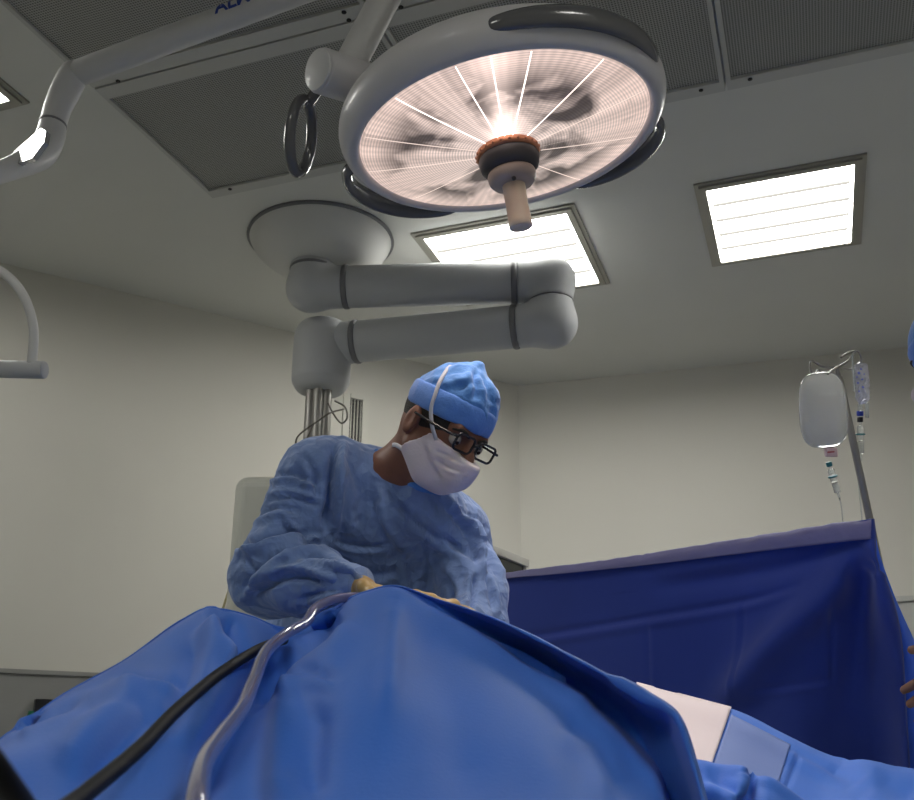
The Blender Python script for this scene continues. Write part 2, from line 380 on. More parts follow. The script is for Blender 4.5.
# recessed ceiling lights
def ceiling_light(a0,a1,b0,b1,label):
    c=AB((a0+a1)/2,(b0+b1)/2); r=thing('ceiling_light',label,'ceiling light',c-UZ*.03,'recessed fluorescent ceiling lights')
    w=.026
    fs=[box(AB((a0+a1)/2,b0+w/2,H-.008),(EB,EA,UZ),(w/2,(a1-a0)/2,.008)),box(AB((a0+a1)/2,b1-w/2,H-.008),(EB,EA,UZ),(w/2,(a1-a0)/2,.008)),
        box(AB(a0+w/2,(b0+b1)/2,H-.008),(EB,EA,UZ),((b1-b0)/2-w,w/2,.008)),box(AB(a1-w/2,(b0+b1)/2,H-.008),(EB,EA,UZ),((b1-b0)/2-w,w/2,.008))]
    e=.008
    fs+=[box(AB((a0+a1)/2,b0-e,H-.004),(EB,EA,UZ),(e,(a1-a0)/2+2*e,.004)),box(AB((a0+a1)/2,b1+e,H-.004),(EB,EA,UZ),(e,(a1-a0)/2+2*e,.004)),
        box(AB(a0-e,(b0+b1)/2,H-.004),(EB,EA,UZ),((b1-b0)/2,e,.004)),box(AB(a1+e,(b0+b1)/2,H-.004),(EB,EA,UZ),((b1-b0)/2,e,.004))]
    obj('frame',join(*fs),M['fixframe'],r,smooth=False)
    a0+=w;a1-=w;b0+=w;b1-=w
    obj('diffuser',box(AB((a0+a1)/2,(b0+b1)/2,H-.004),(EB,EA,UZ),((b1-b0)/2,(a1-a0)/2,.003)),M['diff'],r,smooth=False)
    for k in range(1,5):
        aa=a0+(a1-a0)*k/5
        obj('louvre_blade',box(AB(aa,(b0+b1)/2,H-.010),(EB,EA,UZ),((b1-b0)/2-.012,.011,.004)),M['blade'],r,smooth=False)
    return r
M['diff']=emit('light_diffuser',(1,.985,.93),21); M['blade']=emit('light_blade',(.86,.84,.76),.80)
ceiling_light(3.305,3.955,-.205,.372,'square recessed ceiling light alone on the right of the ceiling')
ceiling_light(3.285,3.965,-1.345,-.690,'square ceiling light partly hidden behind the grey ceiling arm')
q=at_z(27,101,H); a3,b3=q@EA,q@EB
ceiling_light(a3-.66,a3-.01,b3-.62,b3-.01,'ceiling light cut by the left edge of the photo')
# ceiling lights further back in the same room, behind the camera
ceiling_light(.0,.65,.9,1.5,'ceiling light behind the camera, right row')
ceiling_light(-1.2,-.55,-1.4,-.8,'ceiling light behind the camera, left row')

# vent grille on left wall
g0=at_plane(355,422,corner,nA)
vg=thing('vent_grille','small pale wall vent with dark vertical slots behind the steel column','vent',g0)
gw=.072;gh=.145; g0=g0-dA*(-.0)
obj('frame',join(box(g0-dA*(gw-.018)+nA*.005,(dA,nA,UZ),(.018,.005,gh)),box(g0+dA*(gw-.018)+nA*.005,(dA,nA,UZ),(.018,.005,gh)),
    box(g0+UZ*(gh-.012)+nA*.008,(dA,nA,UZ),(gw-.036,.008,.012)),box(g0-UZ*(gh-.012)+nA*.008,(dA,nA,UZ),(gw-.036,.008,.012))),M['grille'],vg,smooth=False)
obj('back_plate',box(g0+nA*.002,(dA,nA,UZ),(gw-.036,.002,gh-.024)),M['slotdark'],vg,smooth=False)
for k in range(4): obj('slat',box(g0+dA*(-.027+.018*k)+nA*.005,(dA,nA,UZ),(.0022,.004,gh-.024)),M['fixframe'],vg,smooth=False)

# small black box on the grey wall band, left
g1=at_plane(41,709,corner,nA)+nA*.03
bb=thing('wall_socket','small black box with green edge on the grey wall band at left','socket',g1)
o=obj('housing',box(g1,(dA,nA,UZ),(.032,.017,.035)),M['black'],bb,smooth=False); mod_bevel(o)
obj('green_plug',box(g1+dA*.037-UZ*.022,(dA,nA,UZ),(.012,.012,.012)),M['green'],bb,smooth=False)

# ================================================================ MAIN SURGICAL LAMP
LZ=2.1; L0=P(505,138,LZ); d_=nrm(L0-V(0,0,CZ)); m0=.177*CR-.984*CU; m_=nrm(m0-d_*np.dot(m0,d_)); LN=nrm(-.487*d_+.873*m_)
RL=146.4/F*LZ; S=LZ/F
lx,ly,_=frame(LN)
lamp=thing('surgical_lamp','large round lit surgical lamp with cream centre handle hanging over the surgeon','surgical lamp',L0)
R0=RL
obj('housing',lathe([(R0-.004,-.012),(R0,.002),(R0+.008,.008),(R0+.020,.004),(R0+.032,-.012),(R0+.038,-.035),(R0+.034,-.06),(R0+.018,-.082),(R0-.02,-.10),(R0*.7,-.135),(R0*.35,-.15),(.0,-.155)],L0,LN,96,60),M['lampwhite'],lamp)
def lens_mat():
    m=bpy.data.materials.new('lamp_reflector_lit'); m.use_nodes=True; N=m.node_tree; L=N.links; p=N.nodes['Principled BSDF']
    uv=N.nodes.new('ShaderNodeUVMap'); sp=N.nodes.new('ShaderNodeSeparateXYZ'); L.new(uv.outputs[0],sp.inputs[0])
    tc=N.nodes.new('ShaderNodeTexCoord')
    def mth(op,a,b=None,c=None):
        n=N.nodes.new('ShaderNodeMath'); n.operation=op
        for i,q in enumerate((a,b,c)):
            if q is None: continue
            if isinstance(q,(int,float)): n.inputs[i].default_value=q
            else: L.new(q,n.inputs[i])
        return n.outputs[0]
    ang,r=sp.outputs[0],sp.outputs[1]
    fine=mth('ADD',.82,mth('MULTIPLY',.18,mth('SINE',mth('MULTIPLY',r,330))))
    spoke=mth('ADD',.93,mth('MULTIPLY',.07,mth('SINE',mth('MULTIPLY',ang,2*math.pi*90))))
    sec=mth('FLOOR',mth('MULTIPLY',ang,40)); w=N.nodes.new('ShaderNodeTexWhiteNoise'); w.noise_dimensions='1D'; L.new(sec,w.inputs['W'])
    secv=mth('ADD',.84,mth('MULTIPLY',w.outputs['Value'],.3))
    n=N.nodes.new('ShaderNodeTexNoise'); n.inputs['Scale'].default_value=7.5; n.inputs['Detail'].default_value=3; n.inputs['Distortion'].default_value=.6; L.new(tc.outputs['Object'],n.inputs['Vector'])
    mr=N.nodes.new('ShaderNodeMapRange'); mr.inputs[1].default_value=.40;mr.inputs[2].default_value=.54;mr.inputs[3].default_value=.10;mr.inputs[4].default_value=1.; L.new(n.outputs['Fac'],mr.inputs[0])
    # dark reflections painted into the emission, paler towards the rim
    rim=mth('MAXIMUM',mr.outputs[0],mth('MULTIPLY',mth('SUBTRACT',r,.66),4.))
    rim=mth('MINIMUM',rim,1.)
    val=mth('MULTIPLY',mth('MULTIPLY',fine,spoke),mth('MULTIPLY',secv,rim))
    da=mth('SUBTRACT',mth('FRACT',mth('ADD',mth('SUBTRACT',ang,GLOW),.5)),.5)  # bright streak of the bulb painted into the lens emission
    gl=mth('MULTIPLY',mth('EXPONENT',mth('MULTIPLY',mth('MULTIPLY',da,da),-260)),mth('EXPONENT',mth('MULTIPLY',mth('SUBTRACT',r,.25),-7.0)))
    gl2=mth('MULTIPLY',mth('EXPONENT',mth('MULTIPLY',mth('MULTIPLY',da,da),-1800)),.5)
    val=mth('ADD',val,mth('ADD',mth('MULTIPLY',gl,1.3),gl2))
    p.inputs['Base Color'].default_value=(.10,.08,.08,1); p.inputs['Roughness'].default_value=.25
    cr=N.nodes.new('ShaderNodeMix'); cr.data_type='RGBA'; L.new(r,cr.inputs[0]); cr.inputs[6].default_value=(1,.82,.74,1); cr.inputs[7].default_value=(1,.76,.67,1)
    L.new(cr.outputs[2],p.inputs['Emission Color']); L.new(mth('MULTIPLY',val,LENS_E),p.inputs['Emission Strength']); return m
LENS_E=.93
_q=at_plane(492,60,L0,LN)-L0; GLOW=(math.atan2(_q@ly,_q@lx)/(2*math.pi))%1
apex=.038
lp=[(R0-.002,-.004)]+[(R0*(1-t),apex*(t**.8)) for t in np.linspace(.02,.85,30)]
v,f,uv=lathe(lp,L0,LN,160,None,(1,0,0),R0)
obj('lens',(v,f),lens_mat(),lamp,uv=uv,label='pinkish lit glass lens with radial facets')
M['rib']=emit('rib_bright',(1,.88,.80),2.6); M['rib2']=emit('rib_soft',(1,.80,.70),1.05)  # upper ribs glow stronger: the bulb's reflection put into their emission
def on_lens(px,py): return at_plane(px,py,L0,LN)
for (px,py),w,mm in [((391,95.6),.0012,'rib'),((453.5,63),.0013,'rib'),((490.6,56),.0014,'rib'),((531.6,49.5),.0014,'rib'),((600,61),.0009,'rib'),
      ((645,89),.0008,'rib2'),((358,136),.0008,'rib2'),((364,172),.0007,'rib2'),((646,135),.0007,'rib2'),((410,200),.0007,'rib2'),((600,190),.0007,'rib2')]:
    q=on_lens(px,py)-L0; dr=nrm(q)
    pp=[L0+dr*(R0*(1-t))*.985+LN*(apex*t**.8+.001) for t in np.linspace(.01,.83,12)]
    obj('lens_rib',tube(pp,w,seg=6),M[mm],lamp)
hubc=L0+LN*(apex*.9)
obj('copper_ring',lathe([(.056,-.012),(.067,-.006),(.069,.006),(.066,.012),(.056,.013)],hubc,LN,72),M['copper'],lamp)
for k in range(24):
    w=2*math.pi*k/24; x,y,_=frame(LN); p=hubc+.067*(math.cos(w)*x+math.sin(w)*y)
    obj('hub_stud',ball(p+LN*.004,.0042,n=5),M['copper'],lamp)
obj('hub',lathe([(.063,.012),(.066,.020),(.062,.038),(.052,.048),(.030,.05),(0,.05)],hubc,LN,64),M['hub'],lamp)
hb=hubc+LN*.05
obj('handle_base',lathe([(.020,.0),(.050,.0),(.052,.006),(.050,.018),(.044,.026),(.026,.030),(0,.03)],hb,LN,48),M['sleeveb'],lamp)
hh=hb+LN*.028
obj('handle_grip',lathe([(.0245,-.004),(.0245,.01),(.0235,.045),(.0245,.080),(.0252,.086),(.0245,.098),(.020,.100),(.016,.095),(0,.094)],hh,LN,40),M['sleeve'],lamp)
p=hb+LN*.031+nrm(-CF-LN*np.dot(-CF,LN))*.036; obj('screw',ball(p,.005,n=6),M['hub'],lamp)
# dark curved rim handles
def ang_of(px,py,h=0):
    q=at_plane(px,py,L0+LN*h,LN)-L0; return math.atan2(q@ly,q@lx)
def rim_handle(pa,pb,dirn,h,rr,th):
    a,b=ang_of(*pa,h),ang_of(*pb,h)
    if dirn>0 and b<a: b+=2*math.pi
    if dirn<0 and b>a: b-=2*math.pi
    pts=[];rs=[]
    for t in np.linspace(0,1,40):
        w=a+(b-a)*t; e=math.sin(math.pi*min(max(t,0),1))**.35
        R=R0+.012+(rr-.012)*e; pts.append(L0+LN*h+R*(math.cos(w)*lx+math.sin(w)*ly)); rs.append(th*(.35+.65*e))
    v,f=tube(pts,rs,seg=20); v=np.array(v); k=(v-(L0+LN*h))@LN
    return v+np.outer(k*.55,LN),f
obj('rim_handle',rim_handle((478,22),(660,62),-1 if False else (1 if ((ang_of(660,62,-.05)-ang_of(478,22,-.05))%(2*math.pi))<math.pi else -1),-.036,.044,.0155),M['handle'],lamp)
obj('rim_handle',rim_handle((345,168),(455,212),(1 if ((ang_of(455,212,-.03)-ang_of(345,168,-.03))%(2*math.pi))<math.pi else -1),-.022,.078,.016),M['handle'],lamp)
obj('rim_handle',rim_handle((668,118),(580,190),(1 if ((ang_of(580,190,-.03)-ang_of(668,118,-.03))%(2*math.pi))<math.pi else -1),-.022,.074,.016),M['handle'],lamp)
# joint and arm
ja=P(319,70,2.02); jb=P(374,88,2.12)
obj('yoke_joint',cyl(ja,jb,.047,48,.10),M['lampwhite'],lamp)
obj('joint_cap',cyl(ja-nrm(jb-ja)*.006,ja+nrm(jb-ja)*.001,.043,40,.3),M['armwhite'],lamp)
obj('yoke_collar',cyl(jb-nrm(jb-ja)*.012,jb+nrm(jb-ja)*.03,.056,48,.2),M['lampwhite'],lamp)
at_=P(347,70,2.10); up=P(392,-15,2.16); u2=at_+(up-at_)*2.6; u2[2]=min(u2[2],2.99)
u2=at_+(up-at_)*((2.93-at_[2])/(up[2]-at_[2]))
obj('lamp_arm',cyl(at_,u2,.0335,40,.1),M['armwhite'],lamp)
obj('ceiling_flange',lathe([(0,0),(.09,0),(.10,-.01),(.10,-.05),(0,-.05)][::-1],V(u2[0],u2[1],H-.022),UZ,40),M['dome'],lamp)
# smoked side handle loop
cl=P(301,136,2.12); ax1=nrm(P(297,176,2.12)-P(307,98,2.12)); ax2=nrm(np.cross(ax1,CF)*.28+CF*.9); loop=[]
ax2=nrm(ax2-ax1*np.dot(ax2,ax1))
for k in range(49):
    w=2*math.pi*k/48; loop.append(cl+ax1*.078*math.cos(w)+ax2*.050*math.sin(w))
v,f=tube(loop,.0125,seg=16,cap=False)
obj('side_handle',(v,f),M['handle'],lamp)
obj('side_handle_stem',tube([P(318,88,2.12),P(312,98,2.12),P(308,103,2.12)],[.014,.012,.012],8),M['handle'],lamp)

# ================================================================ SECOND LAMP ARM, upper left
e1=P(76,74,2.55); far=P(345,-26,2.45)
l2=thing('lamp_boom_arm','white tubular boom arm with blue lettering running into the top left corner','boom arm',e1)
far2=e1+(far-e1)*1.35
obj('upper_tube',cyl(e1,far2,.0335,40,.1),M['armwhite'],l2)
obj('end_joint',cyl(far2-UZ*.10,V(far2[0],far2[1],H-.024),.055,40),M['armwhite'],l2)
e2=P(53,124,2.5)
obj('elbow',tube([e1+nrm(far-e1)*.012,e1-nrm(far-e1)*.006,P(66,90,2.54),P(58,107,2.52),e2],[.032,.036,.037,.034,.032],24,24),M['armwhite'],l2)
obj('ring_seal',cyl(e2-nrm(e2-P(58,107,2.52))*.004,e2+nrm(e2-P(58,107,2.52))*.006,.0345,40),M['seal'],l2)
obj('lower_tube',tube([e2,P(49,140,2.475),P(38,155,2.43),P(12,168,2.33),P(-40,186,2.2),P(-110,215,2.05)],[.033,.036,.038,.028,.024,.024],40,24),M['armwhite'],l2)
fp=[(-6,172),(18,148),(41,128),(46,131),(44,142),(32,158),(10,166)]
fc=P(22,152,2.33); ln_=AB((a3+a3-.66)/2-.0,(b3+b3-.62)/2)-fc; fn=nrm(nrm(V(0,0,CZ)-fc)+nrm(ln_)); fvv=[at_plane(x,y,fc,fn) for x,y in fp]  # added plate, tilted to mirror the left ceiling light as a highlight
fvv2=[p-fn*.012 for p in fvv]; n_=len(fp); obj('highlight_plate',(fvv+fvv2,[tuple(range(n_)),tuple(range(n_,2*n_))[::-1]]+[(i,(i+1)%n_,n_+(i+1)%n_,n_+i) for i in range(n_)]),M['glossy'],l2,smooth=False,label='glossy plate added for the ceiling light reflection')
# white handle bow with grey cylinder (same boom, hangs lower at the left edge)
jn=P(-110,369,1.95)
obj('drop_tube',cyl(P(-110,205,2.05),jn-UZ*.0,.022,24),M['armwhite'],l2)
obj('handle_bow',tube([P(-75,300,1.9),P(-40,268,1.85),P(-6,268,1.82),P(20,290,1.82),P(33,325,1.82),P(32,364,1.82)],[.008,.008,.0085,.0085,.0085,.009],50,16),M['dome'],l2)
obj('bow_joint',cyl(P(-3,369,1.83),P(45,370,1.82),.0165,32,.15),M['pendant'],l2,label='grey metal cylinder')
obj('bow_joint',cyl(jn,P(-5,369,1.83),.0165,32,.15),M['pendant'],l2)
obj('bow_seam',cyl(P(11,369,1.83),P(13,369,1.83),.0172,32,.1),M['seal'],l2)
# lettering
cu=bpy.data.curves.new('lettering','FONT'); cu.body='ALM'; cu.size=.050; cu.extrude=.0006; cu.offset=.0012; cu.space_character=1.0
to=bpy.data.objects.new('lettering_tmp',cu); C.objects.link(to); bpy.context.view_layer.update()
me=bpy.data.meshes.new_from_object(to.evaluated_get(bpy.context.evaluated_depsgraph_get())); bpy.data.objects.remove(to)
bm=bmesh.new(); bm.from_mesh(me); bmesh.ops.triangulate(bm,faces=bm.faces); bmesh.ops.subdivide_edges(bm,edges=bm.edges,cuts=5,use_grid_fill=True); bm.to_mesh(me); bm.free()
vv=np.array([p.co for p in me.vertices]); ff=[tuple(p.vertices) for p in me.polygons]
axd=nrm(far-e1); base=e1+axd*np.dot(P(219,12,2.5)-e1,axd)
nf=nrm(V(0,0,CZ)-base); nf=nrm(nf-axd*np.dot(nf,axd)); upv=np.cross(nf,axd)
# wrap on tube
Rt=.0340; w=[]
for p in vv:
    a=(p[1]+.020)/Rt; w.append(base+axd*(p[0])+Rt*(math.cos(a)*nf+math.sin(a)*upv)+ (nf*math.cos(a)+upv*math.sin(a))*(p[2]*1.))
obj('lettering',(w,ff),M['text'],l2,smooth=False,label='dark blue lettering on the arm')

# ================================================================ CEILING PENDANT
dc=V(-.565,3.585,H)
pen=thing('ceiling_pendant','thick grey double ceiling arm on a white dome with steel column','pendant arm',dc)
obj('ceiling_dome',lathe([(.290,0),(.292,-.012),(.285,-.03),(.262,-.065),(.21,-.11),(.15,-.135),(.10,-.14),(0,-.14)][::-1],dc,UZ,72,48),M['dome'],pen)
obj('dome_rim',lathe([(.286,0),(.300,0),(.303,-.010),(.290,-.014)][::-1],dc,UZ,72),M['seal'],pen)
z1=2.76;z2=2.575
A0=V(-.590,3.56,z1);A1=V(.372,3.50,z1);B1=V(.372,3.50,z2);B0=V(-.553,3.70,z2-.005)
rT=.088
def elbow(a,b,c,r):
    a,b,c=map(np.asarray,(a,b,c)); lo=np.minimum(np.minimum(a,b),c)-r-.03; hi=np.maximum(np.maximum(a,b),c)+r+.03
    q=Vol(*[np.arange(lo[i],hi[i],.008) for i in range(3)]); da,dc=nrm(a-b),nrm(c-b)
    q.cap(a+da*.1,b-da*.012,r,r,.03); q.cap(b-dc*.012,c+dc*.1,r,r,.03); q.half(a,-da); q.half(c,-dc); return q.mesh(1)
obj('upper_elbow',elbow(A0+UZ*.13,A0,A0+nrm(A1-A0)*.135,rT),M['pendant'],pen)
dd=nrm(A1-A0)
obj('seal_ring',cyl(A0+UZ*.075,A0+UZ*.088,rT+.004,48,.1),M['seal'],pen)
obj('seal_ring',cyl(A0+dd*.130,A0+dd*.156,rT+.003,48,.1),M['seal'],pen)
obj('upper_arm',cyl(A0+dd*.15,A1-dd*.15,rT-.002,48,.03),M['pendant'],pen)
obj('seal_ring',cyl(A1-dd*.158,A1-dd*.132,rT+.003,48,.1),M['seal'],pen)
obj('upper_knuckle',elbow(A1-dd*.134,A1+dd*.0,A1-UZ*.091,rT),M['pendant'],pen)
obj('knuckle_seam',cyl(A1-UZ*.091,A1-UZ*.095,rT+.001,48,.05),M['seal'],pen)
de=nrm(B0-B1)
obj('lower_knuckle',elbow(B1+UZ*.091,B1,B1+de*.134,rT),M['pendant'],pen)
obj('seal_ring',cyl(B1+de*.132,B1+de*.158,rT+.003,48,.1),M['seal'],pen)
obj('lower_arm',cyl(B1+de*.148,B0-de*.14,rT-.002,48,.03),M['pendant'],pen)
obj('seal_ring',cyl(B0-de*.160,B0-de*.134,rT+.003,48,.1),M['seal'],pen)
obj('drop_block',join(lathe([(0,.105),(.05,.103),(.095,.085),(.115,.045),(.118,0),(.118,-.14),(.112,-.175),(.09,-.205),(.05,-.215),(0,-.215)][::-1],B0,UZ,56,60),cyl(B0-de*.135,B0-de*.03,rT,40,.02)),M['pendant'],pen)
colb=1.95
obj('column',join(*[cyl(V(B0[0]+ox,B0[1]+oy,colb),V(B0[0]+ox,B0[1]+oy,z2-.17),.021,20,.05) for ox,oy in((-.032,-.03),(.032,-.03),(0,-.045))],cyl(V(B0[0],B0[1],colb),V(B0[0],B0[1],z2-.17),.044,32,.05)),M['colsteel'],pen)
o=obj('service_head',box(V(-.49,3.72,1.66),(V(1,0,0),V(0,1,0),UZ),(.36,.12,.33)),M['service'],pen,smooth=False,label='pale box below the steel column'); mod_bevel(o,.05,5)
obj('cable',tube([P(335,401,3.85),P(345,407,3.75),P(347,418,3.72),P(341,423,3.72),P(333,413,3.72),P(328,403,3.72)],.0035,40,8),M['cable'],pen)
obj('cable',tube([P(344,409,3.7),P(330,413,3.6),P(318,421,3.6),P(305,430,3.62),P(297,438,3.68),P(296,447,3.72),P(301,446,3.75),P(309,434,3.78),P(313,425,3.8)],.0035,60,8),M['cable'],pen)
obj('cable',tube([P(236,570,3.7),P(232,582,3.7),P(224,605,3.7),P(215,640,3.7),P(213,700,3.7)],.0045,30,8),M['ycable'],pen,label='pale yellow cable')

# ================================================================ MONITOR behind surgeon
mc=P(525,560,4.0); am=math.radians(29); ml=V(math.sin(am),math.cos(am),0); mn=V(ml[1],-ml[0],0)
mo=thing('patient_monitor','dark monitor screen with pale frame peeking out behind the surgeon','monitor',mc-UZ*.3-ml*.2)
mcen=mc-ml*.22-UZ*.155
def fr(c,X,Z,n,hx,hz,w,t):
    return join(box(c+Z*(hz-w/2),(X,n,Z),(hx,t,w/2)),box(c-Z*(hz-w/2),(X,n,Z),(hx,t,w/2)),box(c+X*(hx-w/2),(X,n,Z),(w/2,t,hz-w)),box(c-X*(hx-w/2),(X,n,Z),(w/2,t,hz-w)))
o=obj('bezel',fr(mcen,ml,UZ,mn,.22,.155,.032,.02),M['monframe'],mo,smooth=False); mod_bevel(o,.004)
obj('screen',box(mcen-mn*.004,(ml,mn,UZ),(.19,.012,.125)),M['monscreen'],mo,smooth=False)
obj('stand',join(cyl(mcen-mn*.02-UZ*.15-UZ*(mcen[2]-.18),mcen-mn*.02-UZ*.15,.02),cyl(V(mcen[0],mcen[1],0)-mn*.02,V(mcen[0],mcen[1],.04)-mn*.02,.2)),M['steel'],mo)

# ================================================================ DRAPES
# --- big drape in front: rows from hidden back edge over the ridge to the lower front
cols=[ # ridge(px,py,z), bandtop(px,py,z), mid(px,py,z), bottom(px,py,z)
 ((-130,830,.86),(-130,822,.95),(-150,850,.80),(-170,880,.74)),
 ((-50,778,.95),(-50,772,1.03),(-80,800,.82),(-90,880,.72)),
 ((8,738,1.05),(8,734,1.13),(-20,770,.88),(-30,880,.71)),
 ((64,699,1.15),(64,694,1.23),(45,745,.93),(30,880,.70)),
 ((125,664,1.26),(125,660,1.34),(100,725,.96),(80,880,.70)),
 ((178,628,1.37),(178,622,1.45),(150,705,1.02),(120,880,.70)),
 ((212,613,1.42),(212,609,1.5),(190,692,1.08),(160,880,.70)),
 ((250,620,1.44),(250,616,1.52),(228,695,1.13),(200,880,.70)),
 ((288,635,1.47),(288,630,1.55),(262,708,1.13),(240,880,.70)),
 ((320,625,1.47),(320,619,1.54),(298,702,1.10),(280,880,.70)),
 ((352,604,1.44),(352,599,1.52),(336,692,1.06),(320,880,.70)),
 ((392,591,1.40),(392,586,1.47),(380,690,1.04),(365,880,.70)),
 ((432,610,1.36),(436,599,1.40),(420,704,1.04),(410,880,.70)),
 ((480,635,1.31),(490,617,1.33),(466,722,1.02),(455,880,.70)),
 ((530,664,1.26),(545,643,1.28),(515,742,1.00),(500,880,.70)),
 ((578,692,1.20),(600,672,1.22),(560,760,.98),(545,880,.70)),
 ((622,728,1.14),(645,697,1.16),(600,790,.94),(590,880,.70)),
 ((648,765,1.08),(676,716,1.10),(630,820,.90),(620,880,.70)),
 ((664,802,1.02),(694,765,1.05),(650,845,.86),(645,890,.70)),
 ((676,850,.96),(707,815,1.00),(668,880,.82),(665,900,.70))]
def L3(a,b,t,dx=0,dy=0,dz=0): return (a[0]+(b[0]-a[0])*t+dx,a[1]+(b[1]-a[1])*t+dy,a[2]+(b[2]-a[2])*t+dz)
rows=[[],[],[],[],[],[],[],[],[],[]]
for r,b,m,q in cols:
    band=abs(b[1]-r[1])>8
    g=min(1,max(0,(math.hypot(b[0]-r[0],b[1]-r[1])-8)/25)) 
    rows[0].append((b[0]+14*g+4,b[1]+70,b[2]+.26)); rows[1].append((b[0]+6*g,b[1]+9,b[2]+.12))
    rows[2].append((b[0],b[1],b[2]-.03*g)); rows[3].append(L3(r,b,.72,dz=.005+.045*g)); rows[4].append(L3(r,b,.14,dz=.01+.09*g))
    rows[5].append(L3(r,r,0)); rows[6].append(L3(r,m,.35,dz=.03*0)); rows[7].append(m); rows[8].append(L3(m,q,.45)); rows[9].append(q)
folds=[([(222,618),(232,640),(246,660)],9,.020,1),([(300,640),(270,668),(250,700),(226,745),(200,800)],16,.030,0),
 ([(338,612),(318,640),(285,662),(262,680)],11,.022,-1),([(262,694),(290,684),(318,678),(336,679)],4,.007,1),
 ([(120,680),(150,678),(184,682)],4,.008,1),([(15,728),(45,718),(85,700)],5,.008,1),([(160,700),(120,740),(80,790)],14,.012,1),
 ([(320,700),(310,750),(312,800)],18,.010,1),([(590,690),(625,730),(640,800)],16,.008,-1),([(560,715),(600,740),(625,800)],10,.006,1),
 ([(200,640),(192,680),(160,740)],14,.010,-1),([(410,610),(450,700),(470,800)],26,.006,1),([(500,640),(560,700),(600,790)],22,.006,1),([(395,600),(392,650),(385,720)],10,-.008,0),([(215,622),(205,660),(196,700)],9,-.012,0),([(60,720),(110,705),(150,700)],6,.005,-1)]
v,f=sheet(rows,300,200,folds)
# hanging skirt in front
o=obj('patient_drape',(v,f),M['drape']); solid(o,.0015)
tag(o,'large blue surgical drape peaked over the patient filling the lower left foreground','drape')
# --- right hand drape over the patient's upper body
top=[(520,655,1.95),(600,676,1.95),(660,694,1.92),(730,712,1.88),(782,737,1.84),(832,760,1.80),(872,767,1.76),(930,776,1.74),(1000,800,1.7)]
rows=[[(x+5,y+60,z+.3) for x,y,z in top],[(x,y+4,z+.1) for x,y,z in top],top,
 [(x-12,y+26,z-.10) for x,y,z in top],[(x-24,y+55,z-.22) for x,y,z in top],[(x-30,y+110,z-.42) for x,y,z in top],[(x-30,y+190,z-.6) for x,y,z in top]]
foldsB=[([(740,716),(800,752),(850,778)],5,.004,1),([(800,752),(786,790)],3,.003,1),([(832,760),(850,780),(870,800)],14,.006,-1),([(880,766),(892,785),(914,800)],12,.005,1)]
v,f=sheet(rows,180,120,foldsB)
dr2=thing('chest_drape','lighter blue drape with a white square patch sloping down to the right edge','drape',P(740,760,1.7))
o=obj('cloth',(v,f),M['drape2'],dr2); solid(o,.0015)
# patches follow the cloth surface
from mathutils.bvhtree import BVHTree
bvh=BVHTree.FromPolygons([Vector(p) for p in v],f)
def patch(quad,nu,nv,lift):
    q=[np.array(a,float) for a in quad]; vs=[]
    for i in range(nu):
        for j in range(nv):
            s,t=i/(nu-1),j/(nv-1); p=(1-s)*(1-t)*q[0]+s*(1-t)*q[1]+s*t*q[2]+(1-s)*t*q[3]
            hit=(None,)
            for _k in range(14):
                r=ray(p[0],p[1]+_k*.8); hit=bvh.ray_cast(Vector((0,0,CZ)),Vector(nrm(r)),6)
                if hit[0] is not None: break
            if hit[0] is None: hit=bvh.find_nearest(Vector(P(p[0],p[1],1.8)))
            n=V(*hit[1]); n=n if np.dot(n,-r)>0 else -n; vs.append(V(*hit[0])+n*lift)
    return vs,[(i*nv+j,i*nv+j+1,(i+1)*nv+j+1,(i+1)*nv+j) for i in range(nu-1) for j in range(nv-1)]
o=obj('white_patch',patch([(636,684),(731,709),(711,767),(640,748)],30,20,.004),M['white'],dr2,label='white square patch'); solid(o,.001)
o=obj('pale_panel',patch([(731,716),(790,746),(776,792),(713,767)],30,20,.003),M['lilac'],dr2,label='paler lilac blue panel'); solid(o,.001)
# crumpled fold lying in front of it
top=[(640,752,1.45),(690,760,1.45),(722,766,1.44),(744,768,1.42),(752,778,1.44),(772,779,1.43),(800,798,1.42),(850,830,1.4)]
rows=[[(x+3,y+40,z+.16) for x,y,z in top],top,[(x-4,y+12,z-.05) for x,y,z in top],[(x-8,y+40,z-.10) for x,y,z in top],[(x-8,y+110,z-.14) for x,y,z in top]]
v,f=sheet(rows,120,60,[([(700,778),(735,790),(740,805)],5,.006,1),([(752,774),(748,800)],4,.010,1),([(690,766),(700,790),(712,806)],6,.005,-1)])
o=obj('folded_drape',(v,f),M['drape2']); solid(o,.0015)
tag(o,'crumpled bright blue drape fold below the white patch at the bottom edge','drape')
